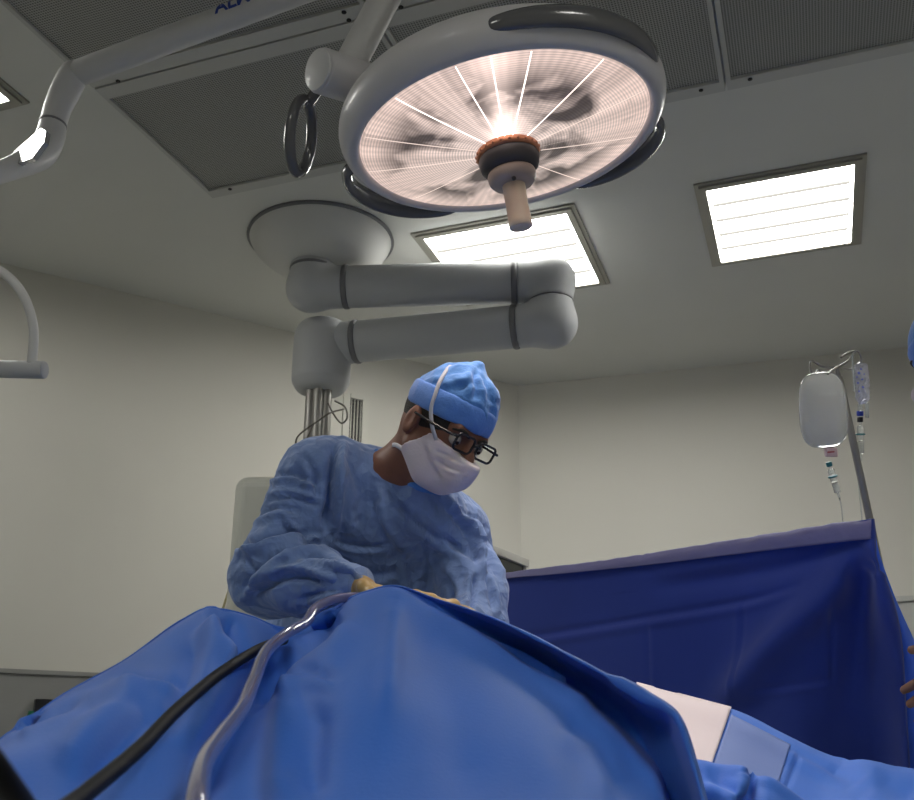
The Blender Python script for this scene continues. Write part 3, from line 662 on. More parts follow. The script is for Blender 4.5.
# --- vertical screen drape
topS=[(440,585,3.45),(505,574,3.22),(560,567,3.06),(640,556,2.90),(720,543,2.75),(800,530,2.61),(850,522,2.53),(871,519,2.50)]
def srow(dy,dz=0,k=0): 
    out=[]
    for i,(x,y,z) in enumerate(topS):
        t=(x-440)/430; out.append((x+k*t*t*t,y+dy*(1-.0*t),z+dz))
    return out
edge=[(871,519,2.50),(872,535,2.49),(874,556,2.47),(884,600,2.46),(897,645,2.46),(903,705,2.46),(908,800,2.46),(910,950,2.46)]
outer=[(872,519,2.52),(876,536,2.52),(880,556,2.56),(896,600,2.62),(916,645,2.68),(940,705,2.72),(975,800,2.75),(1010,950,2.78)]
dys=[0,14,40,90,140,200,290,440]; rows=[]
for j,dy in enumerate(dys):
    row=[(x+0*dy,y+dy,z+.012*math.sin(x*.035+dy*.01)*min(1,dy/60)) for (x,y,z) in topS[:-1]]
    row[-1]=(row[-1][0]+(edge[j][0]-871)*.7,(row[-1][1]+edge[j][1]+3)/2 if j else row[-1][1],row[-1][2]+.03*min(1,dy/60))
    row.append(edge[j]); row.append((edge[j][0]+1.5,edge[j][1],edge[j][2]+.05)); rows.append(row)
foldsS=[([(500,640),(560,632),(650,617),(740,602),(800,585)],3.5,.007,1),([(743,600),(741,700)],2.5,.004,1),([(647,618),(650,720)],2.5,.004,-1),([(830,596),(832,690)],2.5,.004,1),
 ([(862,545),(820,600),(770,650),(710,720)],17,-.05,0),([(866,548),(858,620),(850,720)],14,.02,-1),([(850,545),(760,572),(640,590)],10,.012,1),
 ([(750,690),(800,684),(835,678)],3,.004,1),([(868,560),(876,570),(882,568)],3,.004,1)]
v,f=sheet(rows,260,160,foldsS)
sd=thing('screen_drape','dark blue screen drape with lilac top hem hung between the surgeon and the drip stand','drape',P(690,640,2.8))
o=obj('cloth',(v,f),M['screen'],sd); solid(o,.0015)
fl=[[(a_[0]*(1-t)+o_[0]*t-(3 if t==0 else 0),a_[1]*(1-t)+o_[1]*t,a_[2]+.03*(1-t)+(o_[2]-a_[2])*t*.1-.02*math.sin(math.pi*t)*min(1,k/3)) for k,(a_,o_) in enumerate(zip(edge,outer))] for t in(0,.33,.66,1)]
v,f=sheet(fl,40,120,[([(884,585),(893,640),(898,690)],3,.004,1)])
o=obj('side_flap',(v,f),M['flap'],sd,label='side flap, brighter blue as if lit'); solid(o,.0015)
hm=[[(x,y-1,z-.004) for x,y,z in topS],[(x,y+4.5,z-.018) for x,y,z in topS],[(x,y+3+17*((x-440)/430)**1.2,z-.020) for x,y,z in topS]]
v,f=sheet(hm,160,12,[([(592,566),(596,556)],2,.004,1),([(640,562),(644,548)],2,.004,1)])
v,f=wrinkle(v,f,.004,14,seed=3)
o=obj('top_hem',(v,f),M['hem'],sd,label='lilac grey top hem'); solid(o,.002)
obj('support_bar',tube([P(x,y+3,z+.012) for x,y,z in topS],.006,40,10),M['steel'],sd)

# operating table under the drapes
tb=thing('operating_table','operating table hidden beneath the blue drapes','table',(.1,1.25,0))
o=obj('table_top',box(V(.25,1.35,.80),(nrm(V(1,.35,0)),nrm(V(-.35,1,0)),UZ),(.85,.24,.05)),M['table'],tb,smooth=False); mod_bevel(o,.02)
obj('pedestal',box(V(.25,1.35,.42),I3,(.15,.15,.34)),M['steel'],tb,smooth=False); obj('base',box(V(.25,1.35,.05),I3,(.4,.25,.05)),M['steel'],tb,smooth=False)

# ================================================================ HOSES
o=obj('suction_tube',tube([P(386,598,1.56),P(362,597,1.53),P(336,599,1.50),P(316,608,1.45),P(306,622,1.40),P(286,634,1.33),P(266,652,1.22),P(254,680,1.08),P(242,708,.97),P(222,735,.84),P(204,762,.73),P(197,800,.62),P(197,860,.55)],.0078,160,20),M['tubeclear'])
tag(o,'clear plastic suction tube winding down over the blue drape','tube')
ct=obj('connector',tube([P(372,597,1.535),P(384,593,1.555),P(392,590,1.58)],[.010,.011,.008],12,16),M['clear'],o)
o=obj('black_hose',tube([P(284,640,1.44),P(268,645,1.37),P(250,654,1.27),P(215,677,1.12),P(175,712,.96),P(140,748,.83),P(100,782,.72),P(60,812,.62),P(35,818,.55),P(14,795,.50),P(-8,765,.47),P(-40,725,.46)],.0068,160,20),M['blackhose'])
tag(o,'thick black hose looping across the drape in the lower left corner','hose')

# ================================================================ DRIP STAND, BAGS
zi=2.55
ptop=P(837,367,zi); pbot=P(871,525,zi+.03); pb=ptop+(pbot-ptop)*((ptop[2]-.03)/(ptop[2]-pbot[2]))
iv=thing('drip_stand','slim steel drip stand holding two infusion bags above the screen','drip stand',V(pb[0],pb[1],0))
obj('pole',cyl(pb,ptop-(ptop-pbot)*.06,.0095,20,.05),M['colsteel'],iv)
obj('inner_rod',cyl(ptop-(ptop-pbot)*.12,ptop,.006,16,.05),M['colsteel'],iv)
obj('hook',tube([P(837,367,zi),P(828,367,zi),P(821,366,zi),P(812,361,zi),P(810,366,zi),P(812,373,zi),P(818,374,zi),P(820,369,zi)],.003,40,8),M['colsteel'],iv)
obj('hook',tube([P(838,367,zi),P(848,361,zi+.02),P(851,357,zi+.03),P(857,351,zi+.03),P(861,357,zi+.03),P(860,363,zi+.03),P(857,365,zi+.03)],.003,40,8),M['colsteel'],iv)
obj('hook',tube([P(841,357.5,zi-.05),P(848,353,zi-.03),P(855,351,zi+.03)],.003,20,8),M['colsteel'],iv)
obj('hook',tube([P(837,367,zi),P(845,369,zi+.08),P(852,369,zi+.12)],.003,20,8),M['colsteel'],iv)
obj('hook',tube([P(837,367,zi),P(831,371,zi-.05),P(828,374,zi-.08)],.003,20,8),M['colsteel'],iv)
obj('base',join(*[tube([V(pb[0],pb[1],.05),V(pb[0]+.26*math.cos(w),pb[1]+.26*math.sin(w),.03)],.012,seg=10) for w in np.arange(5)*2*math.pi/5]),M['colsteel'],iv)
def rot2(p,c,a):
    return (c[0]+(p[0]-c[0])*math.cos(a)-(p[1]-c[1])*math.sin(a),c[1]+(p[0]-c[0])*math.sin(a)+(p[1]-c[1])*math.cos(a))
def pillow(cx,cy,z,hw,hh,th,tilt,taper=0,n=28,pw=3.2):
    vs=[];m=48
    for i in range(n+1):
        for k in range(m):
            # superellipse rings: i goes front->back
            ph=math.pi*i/n; s=math.sin(ph)**.55; w=2*math.pi*k/m
            cx_,sx_=math.cos(w),math.sin(w); rr=1/(abs(cx_)**pw+abs(sx_)**pw)**(1/pw)
            x=hw*rr*cx_*s; y=hh*rr*sx_*s; x*=1+taper*(y/hh)
            a=tilt; X=x*math.cos(a)-y*math.sin(a); Y=x*math.sin(a)+y*math.cos(a)
            vs.append(P(cx+X,cy+Y,z-th*math.cos(ph)))
    f=[(i*m+k,i*m+(k+1)%m,(i+1)*m+(k+1)%m,(i+1)*m+k) for i in range(n) for k in range(m)]
    return vs,f
zb_=zi-.06
bag=thing('infusion_bag','large clear infusion bag hanging on the left hook of the drip stand','infusion bag',P(824,375,zb_))
vf=pillow(823,410,zb_,24.3,38,.032,-.07,.03)
obj('bag_body',vf,M['bag'],bag)
obj('fluid_line',pillow(824,394,zb_-.001,20,1.2,.028,-.02),M['clear'],bag)
obj('hanging_tab',tube([P(817,374,zb_+.03),P(817,371,zb_+.04),P(820,373,zb_+.04),P(819,376,zb_+.02)],.003,14,8),M['clear'],bag)
o=obj('port',box(P(831,452,zb_),(CR,CF,nrm(CU+CR*-.1)),(.015,.009,.0125)),M['port'],bag,smooth=False,label='pinkish port block'); mod_bevel(o,.004)
obj('port_print',box(P(831,452,zb_-.0095),(nrm(CR+CU*.1),CF,CU),(.009,.0006,.002)),M['portr'],o,smooth=False)
bag2=thing('infusion_bag','small crumpled clear bag with blue print on the right hook of the drip stand','infusion bag',P(862,370,zi+.03))
v,f=pillow(862,383,zi+.03,6.8,21,.016,-.06,-.05,pw=4); v,f=wrinkle(v,f,.006,60,seed=5)
obj('bag_body',(v,f),M['bag2'],bag2)
for dx,dy,r in((-2,-8,.0042),(1,-2,.004),(-3,2,.003),(2,6,.0035),(0,-12,.003),(-2,10,.0028),(3,-7,.0025),(-4,-4,.0025)):
    obj('print_mark',ball(P(861+dx,381+dy,zi+.013),(r,.001,r),n=5),M['ink'],bag2)
obj('hanging_strip',box(P(853.5,372,zi+.02),(CR,CF,nrm(CU-CR*.06)),(.0022,.002,.052)),M['clear'],bag2,smooth=False)
obj('port_tube',cyl(P(860,404,zi+.03),P(860,411,zi+.03),.006,16),M['clear'],bag2); obj('port_tube',cyl(P(867,403,zi+.03),P(867,418,zi+.03),.005,16),M['clear'],bag2)
def drip(path,z,capm,label):
    (x0,y0),(x1,y1)=path; t=lambda s:P(x0+(x1-x0)*s,y0+(y1-y0)*s,z)
    d=thing('drip_chamber',label,'drip chamber',t(0),'drip chambers under the infusion bags'); dn=nrm(t(1)-t(0))
    obj('spike_cap',cyl(t(.0),t(.12),.0075,20),capm,d); obj('neck',cyl(t(.12),t(.2),.004,12),M['clear'],d)
    obj('chamber',cyl(t(.2),t(.85),.0085,24,.3),M['clear'],d); obj('collar_ring',cyl(t(.40)-dn*.002,t(.40)+dn*.002,.0125,24),M['teal'],d)
    obj('graduation',cyl(t(.56)-dn*.0015,t(.56)+dn*.0015,.0089,24),M['steel'],d)
    obj('outlet',cyl(t(.85),t(1),.003,12),M['clear'],d)
    return d,t
d1,t1=drip(((828.5,462),(839.5,498)),zb_,M['teal'],'drip chamber with teal ring below the large infusion bag')
obj('line',tube([t1(1),P(842,512,zb_+.05),P(844,545,zb_+.22),P(848,620,zb_+.35)],.0018,20,8),M['clear'],d1)
d2,t2=drip(((860,417),(861,460)),zi+.03,M['black'],'drip chamber right of the steel pole below the small bag')
obj('blue_cap',cyl(P(860,411,zi+.03),P(860,416,zi+.03),.0085,20),M['blue'],d2,label='blue cap')
obj('line',tube([t2(1),P(858,475,zi+.04),P(862,520,zi+.08),P(862,560,zi+.16)],.0018,20,8),M['clear'],d2)

# ================================================================ SURGEON
def cw(v): return v[0]*CR+v[1]*CU-v[2]*CF       # camera-frame vector (right, up, towards camera) to world
HE=nrm(cw((.677,-.348,-.648))); HU=cw((.50,.86,.06)); HU=nrm(HU-HE*np.dot(HU,HE)); HF=np.cross(HE,HU); HF=nrm(HF)
if np.dot(HF,CF)>0: HF=-HF
HC=P(443,430,1.98); HA=np.array([HE,HU,HF])
hp=lambda e,u,f_: HC+HE*e+HU*u+HF*f_
neckB=P(392,486,2.07); SR=P(318,474,2.04); SL=P(456,536,2.14); ER=P(270,576,1.96); WR=P(352,588,1.78); EL=P(476,625,1.99); WL=P(446,632,1.82)
chest=P(384,540,2.16); belly=P(378,640,2.2); pel=V(belly[0]+.0,belly[1]+.05,.98); hipL=pel+V(.10,.0,-.05); hipR=pel+V(-.10,0,-.05)
kneL=V(hipL[0]+.03,hipL[1],.50); kneR=V(hipR[0]-.03,hipR[1],.50); anL=V(kneL[0]+.01,kneL[1]+.04,.09); anR=V(kneR[0]-.01,kneR[1]+.04,.09)
def head_prims(v,k=.012,dh=0.):
    v.ell(hp(0,.028,-.012),(.076+dh,.092+dh,.097+dh),HA,k)
    v.ell(hp(0,-.034,.033),(.058+dh,.068+dh,.060+dh),HA,k)
    v.cap(hp(-.02,-.084,.052),hp(.02,-.084,.052),.020+dh,.020+dh,.02)
    v.cap(hp(-.055,-.05,.005),hp(-.03,-.080,.045),.02+dh,.018+dh,.02); v.cap(hp(.055,-.05,.005),hp(.03,-.080,.045),.02+dh,.018+dh,.02)
surg=thing('person','surgeon in blue gown, cap, white mask and glasses bending over the patient','person',V(pel[0],pel[1],0))
xs=spacing(-.62,.35,.004,.012,HC[0]-.12,HC[0]+.13); ys=spacing(1.5,2.6,.004,.012,HC[1]-.15,HC[1]+.15); zs=spacing(-.02,HC[2]+.2,.004,.014,HC[2]-.22,HC[2]+.2)
B=Vol(xs,ys,zs); head_prims(B)
B.chain([hp(0,.008,.094),hp(0,-.016,.104),hp(0,-.028,.108)],[.009,.012,.015],.012)
B.cap(hp(-.014,-.032,.098),hp(.014,-.032,.098),.009,.009,.01)
B.cap(hp(-.036,.026,.080),hp(.036,.026,.080),.011,.011,.015)
for s in(-1,1):
    B.ell(hp(s*.031,.006,.096),(.019,.011,.012),HA,.010,sub=True)
    B.ell(hp(s*.079,-.008,-.008),(.009,.031,.019),HA,.006); B.ell(hp(s*.088,-.006,-.004),(.005,.019,.010),HA,.005,sub=True)
B.cap(hp(-.02,-.056,.088),hp(.02,-.056,.088),.007,.007,.006); B.cap(hp(-.017,-.067,.086),hp(.017,-.067,.086),.008,.008,.006)
B.chain([hp(0,-.03,-.03),P(408,466,2.04),neckB],[.058,.054,.062],.03)
B.chain([neckB,chest,belly,pel],[.05,.10,.11,.13],.06); B.chain([SR,neckB,SL],[.05,.05,.045],.04)
B.chain([SR,ER,WR],[.05,.042,.028],.02); B.chain([SL,EL,WL],[.05,.042,.028],.02)
B.chain([pel,hipL,kneL,anL],[.12,.09,.06,.045],.03); B.chain([pel,hipR,kneR,anR],[.12,.09,.06,.045],.03)
for a in(anL,anR): B.cap(a+V(0,.02,-.045),a+V(.0,-.15,-.055),.035,.028,.02)
HR=P(392,592,1.70); HL=P(416,606,1.72)
for w_,h_ in((WR+V(.012,0,0),P(430,600,1.70)),(P(455,612,1.80),P(396,588,1.74))): B.chain([w_,w_+nrm(h_-w_)*.06],[.018,.008],.02)
B.chain([WL,P(455,618,1.81)],[.024,.016],.02)
bo=obj('body',B.mesh(2),M['skin'],surg)
# head covering hair
Vv=Vol(*[np.arange(HC[i]-.17,HC[i]+.19,.004) for i in range(3)])
Vv.ell(hp(0,.030,-.014),(.079,.094,.099),HA,.01); Vv.half(hp(0,-.016,.0),nrm(HU*1.-HF*.30)); Vv.half(hp(0,0,.062),-HF+HU*.55)
obj('hair',Vv.mesh(1),M['hair'],surg)
# cap: crown and turned-up band
cn=nrm(HU-HF*.10)
def caps(dh): 
    q=Vol(*[np.arange(HC[i]-.18,HC[i]+.20,.0035) for i in range(3)])
    q.ell(hp(0,.046,-.008),(.081+dh,.078+dh,.101+dh),HA,.02); return q
q=caps(0.); q.ell(hp(.0,.098,.004),(.050,.034,.058),HA,.05); q.cap(hp(-.002,.105,.000),hp(-.002,.146,-.002),.030,.010,.03); q.half(hp(0,.045,0),cn)
v,f=q.mesh(2); v,f=crease(v,f,[([(474,368),(476,385),(475,400)],3,.006,1),([(440,375),(455,372),(470,374)],3,.004,1),([(484,378),(490,392),(494,405)],2.5,.004,-1),([(420,392),(440,380),(462,378)],3,.003,1),([(479,372),(486,386),(489,402)],2,.003,1),([(455,388),(470,384),(474,374)],3,.004,-1)])
v,f=wrinkle(v,f,.004,26,seed=2); cp=obj('surgical_cap',(v,f),M['cap'],surg)
q=caps(.005); q.half(hp(0,.022,0),cn); q.half(hp(0,.072,0),-cn); v,f=q.mesh(2); v,f=wrinkle(v,f,.002,20,seed=7); obj('cap_band',(v,f),M['capband'],cp)
# mask
q=Vol(*[np.arange(HC[i]-.18,HC[i]+.20,.003) for i in range(3)]); head_prims(q,.02,.007)
q.chain([hp(0,-.010,.104),hp(0,-.030,.114),hp(0,-.058,.106),hp(0,-.088,.082)],[.012,.018,.018,.014],.035)
q.half(hp(0,-.016,.1),nrm(-HU-HF*.12)); q.half(hp(0,0,.052),nrm(HF-HU*.75)); 
v,f=q.mesh(2)
v,f=crease(v,f,[([(436,451),(450,457),(464,464)],1.6,.003,1),([(432,458),(447,467),(460,472)],1.6,.0025,1),([(424,446),(430,462),(440,480)],2.5,.004,-1)])
mk=obj('face_mask',(v,f),M['mask'],surg)
# ties: one over the cap, one behind the neck
def hug(e,u,f_,r=(.088,.088,.110),c=(0,.046,-.008)):
    d=V(e-c[0],u-c[1],f_-c[2]); k=np.linalg.norm(d/V(*r)); d=d/k; return hp(c[0]+d[0],c[1]+d[1],c[2]+d[2])
tp=[hp(-.056,-.016,.064),hp(-.072,.004,.050),hug(-.09,.03,.036),hug(-.09,.06,.026),hug(-.085,.09,.010),hug(-.065,.115,-.012),hug(-.045,.125,-.03)]
def ribbon(pts,wid,nrmf,n=40):
    p=catmull(pts,n); T=np.gradient(p,axis=0); T/=np.linalg.norm(T,axis=1)[:,None]; vs=[]
    for i in range(n):
        nn=nrm(nrmf(p[i])); s=nrm(np.cross(T[i],nn)); vs+=[p[i]-s*wid+nn*.001,p[i]+s*wid+nn*.001,p[i]+s*wid-nn*.001,p[i]-s*wid-nn*.001]
    f=[(i*4+k,i*4+(k+1)%4,i*4+4+(k+1)%4,i*4+4+k) for i in range(n-1) for k in range(4)]; return vs,f
obj('mask_tie',ribbon(tp,.0038,lambda p:p-HC),M['tape'],mk)
obj('mask_tie',ribbon([hp(-.055,-.062,.045),hp(-.068,-.066,.015),P(404,450,1.945),P(396,445,1.97),P(391,446,2.02),P(392,450,2.07)],.0045,lambda p:p-P(415,452,2.05)),M['tape'],mk)
# glasses
gl=thing('spectacles','x','x') ; bpy.data.objects.remove(gl)
def rrect(c,hx,hy,rad,n=6):
    o_=[];
    for cx,cy,a0_ in((hx-rad,hy-rad,0),(-hx+rad,hy-rad,90),(-hx+rad,-hy+rad,180),(hx-rad,-hy+rad,270)):
        for k in range(n+1):
            w=math.radians(a0_+90*k/n); o_.append((cx+rad*math.cos(w),cy+rad*math.sin(w)))
    return [c+HE*a+HU*b_-HF*(a*a*2) for a,b_ in o_]
rims=[];lens=[]
for s in(-1,1):
    c=hp(s*.030,.007,.110); lp_=rrect(c,.0235,.0165,.009); rims.append(tube(lp_+[lp_[0]],.0026,seg=10,cap=False)); lens.append((lp_,[tuple(range(len(lp_)))]))
    rims.append(tube([hp(s*.0535,.015,.107),hp(s*.071,.013,.098),hp(s*.083,.010,.05),hp(s*.085,.008,.0)],.0028,20,10))
rims.append(tube([hp(-.008,.011,.114),hp(0,.015,.116),hp(.008,.011,.114)],.0024,10,8))
g=obj('glasses',join(*rims),M['frame'],surg,label='dark rectangular glasses'); l_=obj('lens',lens[0],M['lens'],g,smooth=False); l2_=obj('lens',lens[1],M['lens'],g,smooth=False)
for s in(-1,1):
    e=obj('eye',ball(hp(s*.031,.0045,.079),.0122,n=10),M['eye'],surg); obj('iris',ball(hp(s*.031,.0010,.0895),(.0045,.0045,.0025),HA,8),M['iris'],e)
    obj('eyebrow',tube([hp(s*.014,.020,.096),hp(s*.032,.026,.092),hp(s*.050,.020,.080)],[.003,.004,.002],12,8),M['hair'],surg)
# gown
gx=np.arange(-.60,.26,.0055); gy=np.arange(1.55,2.62,.0065); gz=spacing(.36,1.72,.0055,.02,1.12,1.7)
G=Vol(gx,gy,gz)
G.chain([SR,ER],[.078,.075],.03); G.chain([ER,P(310,582,1.87),P(344,586,1.80)],[.076,.066,.046],.03)
G.chain([SL,P(472,590,2.05),EL],[.078,.072,.062],.03); G.chain([EL,WL],[.060,.04],.03)
G.chain([P(345,482,2.06),P(386,494,2.09),P(430,516,2.08),P(450,530,2.12)],[.083,.080,.062,.068],.05); G.ell(P(408,508,2.045),(.085,.07,.075),I3,.05); G.ell(P(352,640,2.2),(.20,.13,.14),I3,.05)
bt=nrm(SL-SR); 
for t_,(p,wx,wy) in enumerate([(P(380,520,2.14),.185,.125),(P(384,560,2.16),.20,.135),(P(384,610,2.18),.20,.14),(P(380,680,2.2),.20,.145)]):
    bx=nrm(V(bt[0],bt[1],0)); by=V(-bx[1],bx[0],0); G.ell(p,(wx,wy,.13),np.array([bx,by,UZ]),.06)
for z_,w_ in((1.05,.20),(.9,.21),(.75,.22),(.6,.225),(.5,.23)): G.ell(V(pel[0],pel[1],z_),(w_,.17,.12),I3,.06)
G.half(V(0,0,.42),UZ); 
# neck opening
v,f=G.mesh(2)
gf=[([(336,440),(331,470),(330,500),(325,532)],5,.018,-1),([(234,546),(262,541),(290,536),(316,533)],4.5,.020,1),([(241,592),(262,568),(284,552),(322,541)],4,.015,1),
 ([(280,520),(296,536),(318,545)],3,.010,-1),([(298,556),(334,560),(364,575)],4,.012,1),([(250,597),(290,576),(335,586)],4,.012,-1),([(300,600),(330,590),(352,582)],3,.008,1),
 ([(334,541),(360,547),(390,545)],2.6,.007,1),([(386,488),(412,520),(446,547)],3,.007,-1),([(426,526),(425,595)],1.6,.004,1),([(481,518),(488,545),(490,575)],4,.012,1),
 ([(476,572),(473,590),(470,612)],3,.010,1),([(486,575),(490,590),(494,610)],2.6,.007,-1),([(264,478),(290,474),(318,484)],3,.008,1),([(268,500),(292,497),(320,506)],3,.007,-1),
 ([(250,520),(275,508),(300,512)],3,.006,1),([(350,455),(362,500),(360,540)],7,.008,1),([(395,500),(430,530),(480,560)],5,.008,1),([(440,500),(466,530),(478,566)],4,.008,-1),
 ([(370,480),(376,520),(400,560)],5,.006,-1),([(345,560),(372,575),(400,570)],4,.006,1),([(300,450),(312,470),(318,500)],4,.007,1),([(402,560),(412,580),(408,600)],3,.005,1),
 ([(440,570),(452,590),(450,610)],4,.006,-1),([(455,497),(462,512),(480,520)],3,.006,1),([(246,560),(256,575),(252,592)],3,.007,1),([(330,568),(348,580),(356,590)],2.6,.006,-1),([(480,545),(492,560),(499,580)],3,.006,-1)]
v,f=wrinkle(v,f,.007,8,(1,1,.5),seed=1); v,f=crease(v,f,[(p_,w_*.85,d_*1.5,s_) for p_,w_,d_,s_ in gf]); v,f=wrinkle(v,f,.002,30,seed=4)
gw_=obj('gown',(v,f),M['gown'],surg,label='blue surgical gown')
# collar edge
bt_=BVHTree.FromPolygons([Vector(p) for p in v],f); cc=[]
for px,py in((376,450),(381,457),(390,467),(401,477),(414,485),(428,490),(440,492),(447,490)):
    h_=bt_.ray_cast(Vector((0,0,CZ)),Vector(nrm(ray(px,py))),6)[0]; cc.append(V(*h_)+V(0,.003,0) if h_ is not None else P(px,py,2.06))
obj('collar',tube(cc,[.006,.007,.008,.009,.009,.009,.008,.006],60,12),M['cap'],gw_)
# cuff, gloves
def hand(w_,dirv,palmn,side,curl,name,knuck=.075,par=surg,m=None,res=.003):
    """w_: wrist; dirv: hand direction; palmn: palm normal; side: towards the thumb"""
    d=nrm(dirv); n=nrm(palmn-d*np.dot(palmn,d)); s=nrm(side-d*np.dot(side,d)-n*np.dot(side,n))
    q=Vol(*[np.arange(w_[i]-.17,w_[i]+.20,res) for i in range(3)]) if not isinstance(m,Vol) else m
    q.chain([w_-d*.035,w_-d*.01,w_+d*.01],[.033,.031,.029],.015); 
    pc=w_+d*.045; q.ell(pc,(.048,.040,.018),np.array([d,s,n]),.012)
    for k,(o_,ln,r) in enumerate(((.029,.074,.0092),(.010,.082,.0095),(-.010,.077,.0092),(-.029,.062,.0083))):
        p0=w_+d*(knuck)+s*o_*.95; a=curl*(1+.08*k); dd_=d*math.cos(a*.6)+n*math.sin(a*.6); p1=p0+dd_*ln*.45
        d2_=d*math.cos(a*1.4)+n*math.sin(a*1.4); p2=p1+d2_*ln*.33; d3=d*math.cos(a*2)+n*math.sin(a*2); p3=p2+d3*ln*.25
        q.chain([w_+d*.03+s*o_*.6,p0,p1,p2,p3],[.012,r+.002,r+.0006,r-.0003,r-.0015],.005)
    t0=w_+d*.018+s*.026; t1=t0+nrm(d*.7+s*.75+n*.25)*.036; t2=t1+nrm(d*.9+s*.25+n*.45)*.030; t3=t2+nrm(d*.9+n*.5)*.022
    q.chain([t0,t1,t2,t3],[.014,.0125,.011,.009],.008); return q
qv=hand(WR+V(.012,0,-.008),P(430,608,1.70)-WR,nrm(-UZ+V(0,-.4,0)),nrm(CF*-.6+UZ*.3),.35,'r'); obj('glove',qv.mesh(1),M['glove'],surg,label='tan latex glove')
qv=hand(P(457,622,1.80),P(400,594,1.76)-P(457,622,1.80),nrm(-UZ+V(0,-.3,0)),nrm(-CF*.5+UZ*.5),.30,'l'); obj('glove',qv.mesh(1),M['glove'],surg,label='tan latex glove')
obj('cuff',tube([P(338,585,1.81),P(352,586,1.785),P(362,586,1.77)],[.044,.040,.035],16,24),M['gown'],surg)
# trousers and clogs
T_=Vol(np.arange(pel[0]-.3,pel[0]+.3,.014),np.arange(pel[1]-.25,pel[1]+.25,.014),np.arange(.08,1.02,.016))
T_.chain([hipL,kneL,anL],[.11,.085,.07],.03); T_.chain([hipR,kneR,anR],[.11,.085,.07],.03); T_.half(V(0,0,.10),UZ); T_.half(V(0,0,.95),-UZ)
obj('trousers',T_.mesh(1),M['scrub'],surg)
for a in(anL,anR):
    q=Vol(np.arange(a[0]-.1,a[0]+.1,.006),np.arange(a[1]-.28,a[1]+.14,.006),np.arange(-.02,.16,.006)); q.cap(a+V(0,.04,-.045),a+V(0,-.16,-.05),.046,.046,.02); q.half(V(0,0,.002),UZ); obj('shoe',q.mesh(1),M['shoe'],surg)

# ================================================================ SECOND PERSON, at the right edge
zc2=1.95; h2=P(967,352,zc2); 
p2=thing('person','second person at the right edge, only a blue cap edge and fingertips showing','person',V(1.32,1.85,0))
hnd=P(960,668,2.28)
q=Vol(spacing(.8,1.75,.004,.012,hnd[0]-.13,hnd[0]+.06),spacing(1.45,2.5,.004,.012,hnd[1]-.10,hnd[1]+.10),spacing(-.02,1.95,.004,.013,hnd[2]-.10,hnd[2]+.10))
f2=nrm(V(-.55,.75,-.25)); e2_=nrm(np.cross(f2,UZ)); u2_=np.cross(e2_,f2); HX=np.array([e2_,u2_,f2])
q.ell(h2+u2_*.02,(.076,.09,.096),HX,.02); q.ell(h2-u2_*.045+f2*.03,(.058,.075,.065),HX,.02); q.cap(h2+f2*.10,h2+f2*.115-u2_*.03,.009,.013,.01)
for s in(-1,1): q.ell(h2+e2_*.078*s-u2_*.01,(.01,.03,.018),HX,.006)
nb=V(1.14,1.77,1.57); ch=V(1.25,1.81,1.32); pv=V(1.34,1.85,.98)
q.chain([h2-u2_*.04-f2*.03,nb],[.055,.055],.03); q.chain([nb,ch,pv],[.05,.10,.12],.04)
s1=V(1.10,1.90,1.47); s2=V(1.34,1.68,1.47); el1=V(1.20,2.06,1.23); el2=V(1.46,1.84,1.20); wr1=P(985,668,2.30)
q.chain([s2,nb-UZ*.05,s1,el1,wr1],[.045,.045,.045,.042,.028],.02); q.chain([s2,el2,V(1.42,2.06,1.08),V(1.40,2.13,1.06)],[.05,.042,.03,.028],.02)
for sx in(-.1,.1): q.chain([pv,V(1.34+sx,1.85,.9),V(1.34+sx,1.83,.5),V(1.34+sx,1.87,.08)],[.12,.09,.06,.045],.03); q.cap(V(1.34+sx,1.89,.045),V(1.34+sx-.05,2.02,.035),.035,.03,.02)
# gripping hand: fingertips reach into the picture
fing=[((906,650),.0105),((898,690),.0105),((904,704),.010),((911,722),.009)]
for k,((fx,fy),r) in enumerate(fing):
    kn=P(952,650+17*k,2.29); mid=P(928,(fy+650+17*k)/2-2,2.24); tip=P(fx+6,fy,2.26)
    q.chain([wr1,kn],[.024,.014],.012); q.chain([kn,mid,tip],[.0115,.0112,r],.005)
q.chain([wr1,P(955,640,2.25),P(935,636,2.22)],[.02,.013,.010],.008)
obj('body',q.mesh(1),M['skin_light'],p2)
def ccap(dh,lo,hi):
    c=h2+u2_*.036-f2*.008; q=Vol(*[np.arange(c[i]-.15,c[i]+.15,.005) for i in range(3)]); q.ell(c,(.087+dh,.094+dh,.107+dh),HX,.02); q.half(h2+u2_*lo,u2_); q.half(h2+u2_*hi,-u2_); return q.mesh(2)
c2=obj('surgical_cap',ccap(0,.02,.3),M['cap'],p2); obj('cap_band',ccap(.004,.015,.05),M['capband'],c2)
q=Vol(*[np.arange(h2[i]-.16,h2[i]+.16,.005) for i in range(3)]); q.ell(h2+u2_*.02,(.083,.097,.103),HX,.02); q.ell(h2-u2_*.045+f2*.03,(.065,.082,.073),HX,.02); q.cap(h2+f2*.10,h2+f2*.118-u2_*.03,.016,.02,.02)
q.half(h2-u2_*.012,-u2_); q.half(h2+f2*.045,nrm(f2-u2_*.6)); obj('face_mask',q.mesh(2),M['mask'],p2)
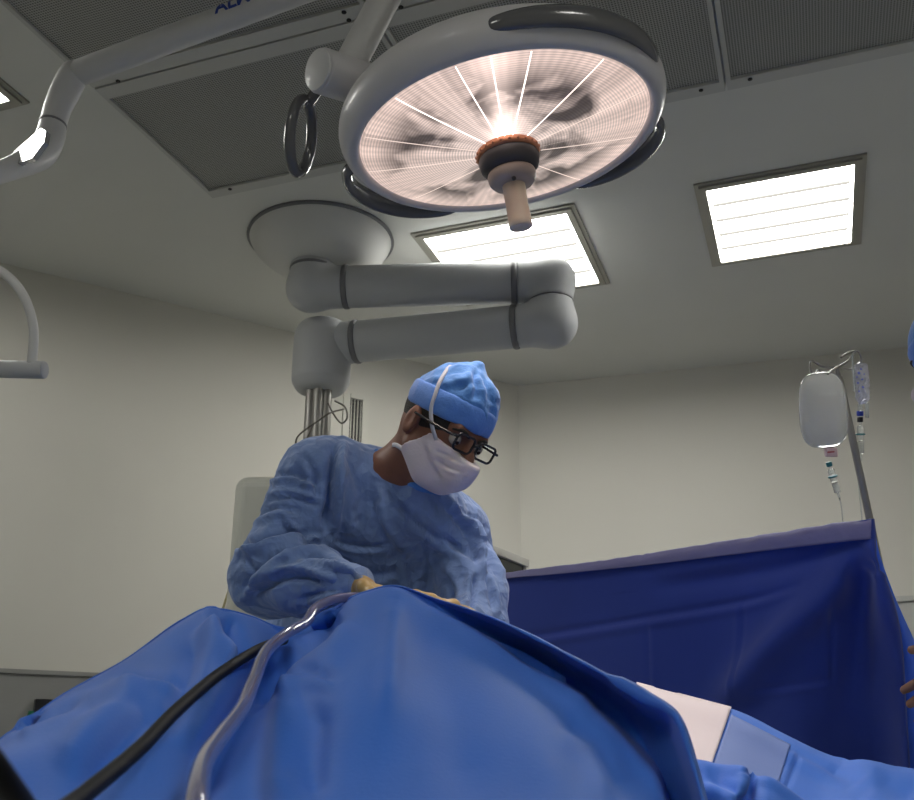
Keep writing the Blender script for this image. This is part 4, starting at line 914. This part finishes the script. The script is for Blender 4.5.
for s in(-1,1):
    e=obj('eye',ball(h2+e2_*.031*s+u2_*.006+f2*.083,.0122,n=8),M['eye'],p2); obj('iris',ball(h2+e2_*.031*s+u2_*.005+f2*.0935,.0045,n=6),M['iris'],e)
    obj('eyebrow',tube([h2+e2_*s*a+u2_*b+f2*c for a,b,c in((.014,.022,.098),(.032,.027,.094),(.05,.021,.080))],[.003,.004,.002],12,8),M['hair'],p2)
G=Vol(np.arange(.9,1.8,.010),np.arange(1.45,2.35,.010),np.arange(.35,1.6,.012))
G.chain([s2,nb-UZ*.075,s1],[.078,.088,.078],.04); G.chain([s1,el1,wr1+nrm(el1-wr1)*.03],[.075,.065,.042],.02); G.chain([s2,el2,V(1.42,2.06,1.08)],[.075,.065,.045],.02)
for z_,w_,x_ in((1.38,.16,1.23),(1.25,.18,1.27),(1.1,.19,1.31),(.9,.20,1.34),(.7,.21,1.34),(.55,.21,1.34)): G.ell(V(x_,1.82,z_),(w_,.16,.15),I3,.05)
G.half(V(0,0,.45),UZ); obj('gown',G.mesh(2),M['gown'],p2)

# ================================================================ LIGHT
def light(name,kind,loc,target,energy,col,**k):
    d=bpy.data.lights.new(name,kind); d.energy=energy; d.color=col
    for a,b in k.items(): setattr(d,a,b)
    o=bpy.data.objects.new(name,d); C.objects.link(o); o.location=tuple(loc); o.rotation_euler=Vector(np.asarray(target)-np.asarray(loc)).to_track_quat('-Z','Y').to_euler(); return o
for k in range(6):
    w=2*math.pi*k/6; q=L0+LN*(apex*.6+.012)+.17*(math.cos(w)*lx+math.sin(w)*ly)
    light('lamp_beam','SPOT',q,L0+LN*1.2,6,(1,.88,.78),spot_size=math.radians(65),spot_blend=.8,shadow_soft_size=.03)
W=bpy.data.worlds.new('world'); bpy.context.scene.world=W; W.use_nodes=True; W.node_tree.nodes['Background'].inputs[0].default_value=(.5,.5,.5,1); W.node_tree.nodes['Background'].inputs[1].default_value=.05
sc=bpy.context.scene; sc.view_settings.view_transform='Standard'; sc.view_settings.look='None'; sc.view_settings.gamma=1; sc.view_settings.exposure=0.0; sc.view_settings.use_curve_mapping=False
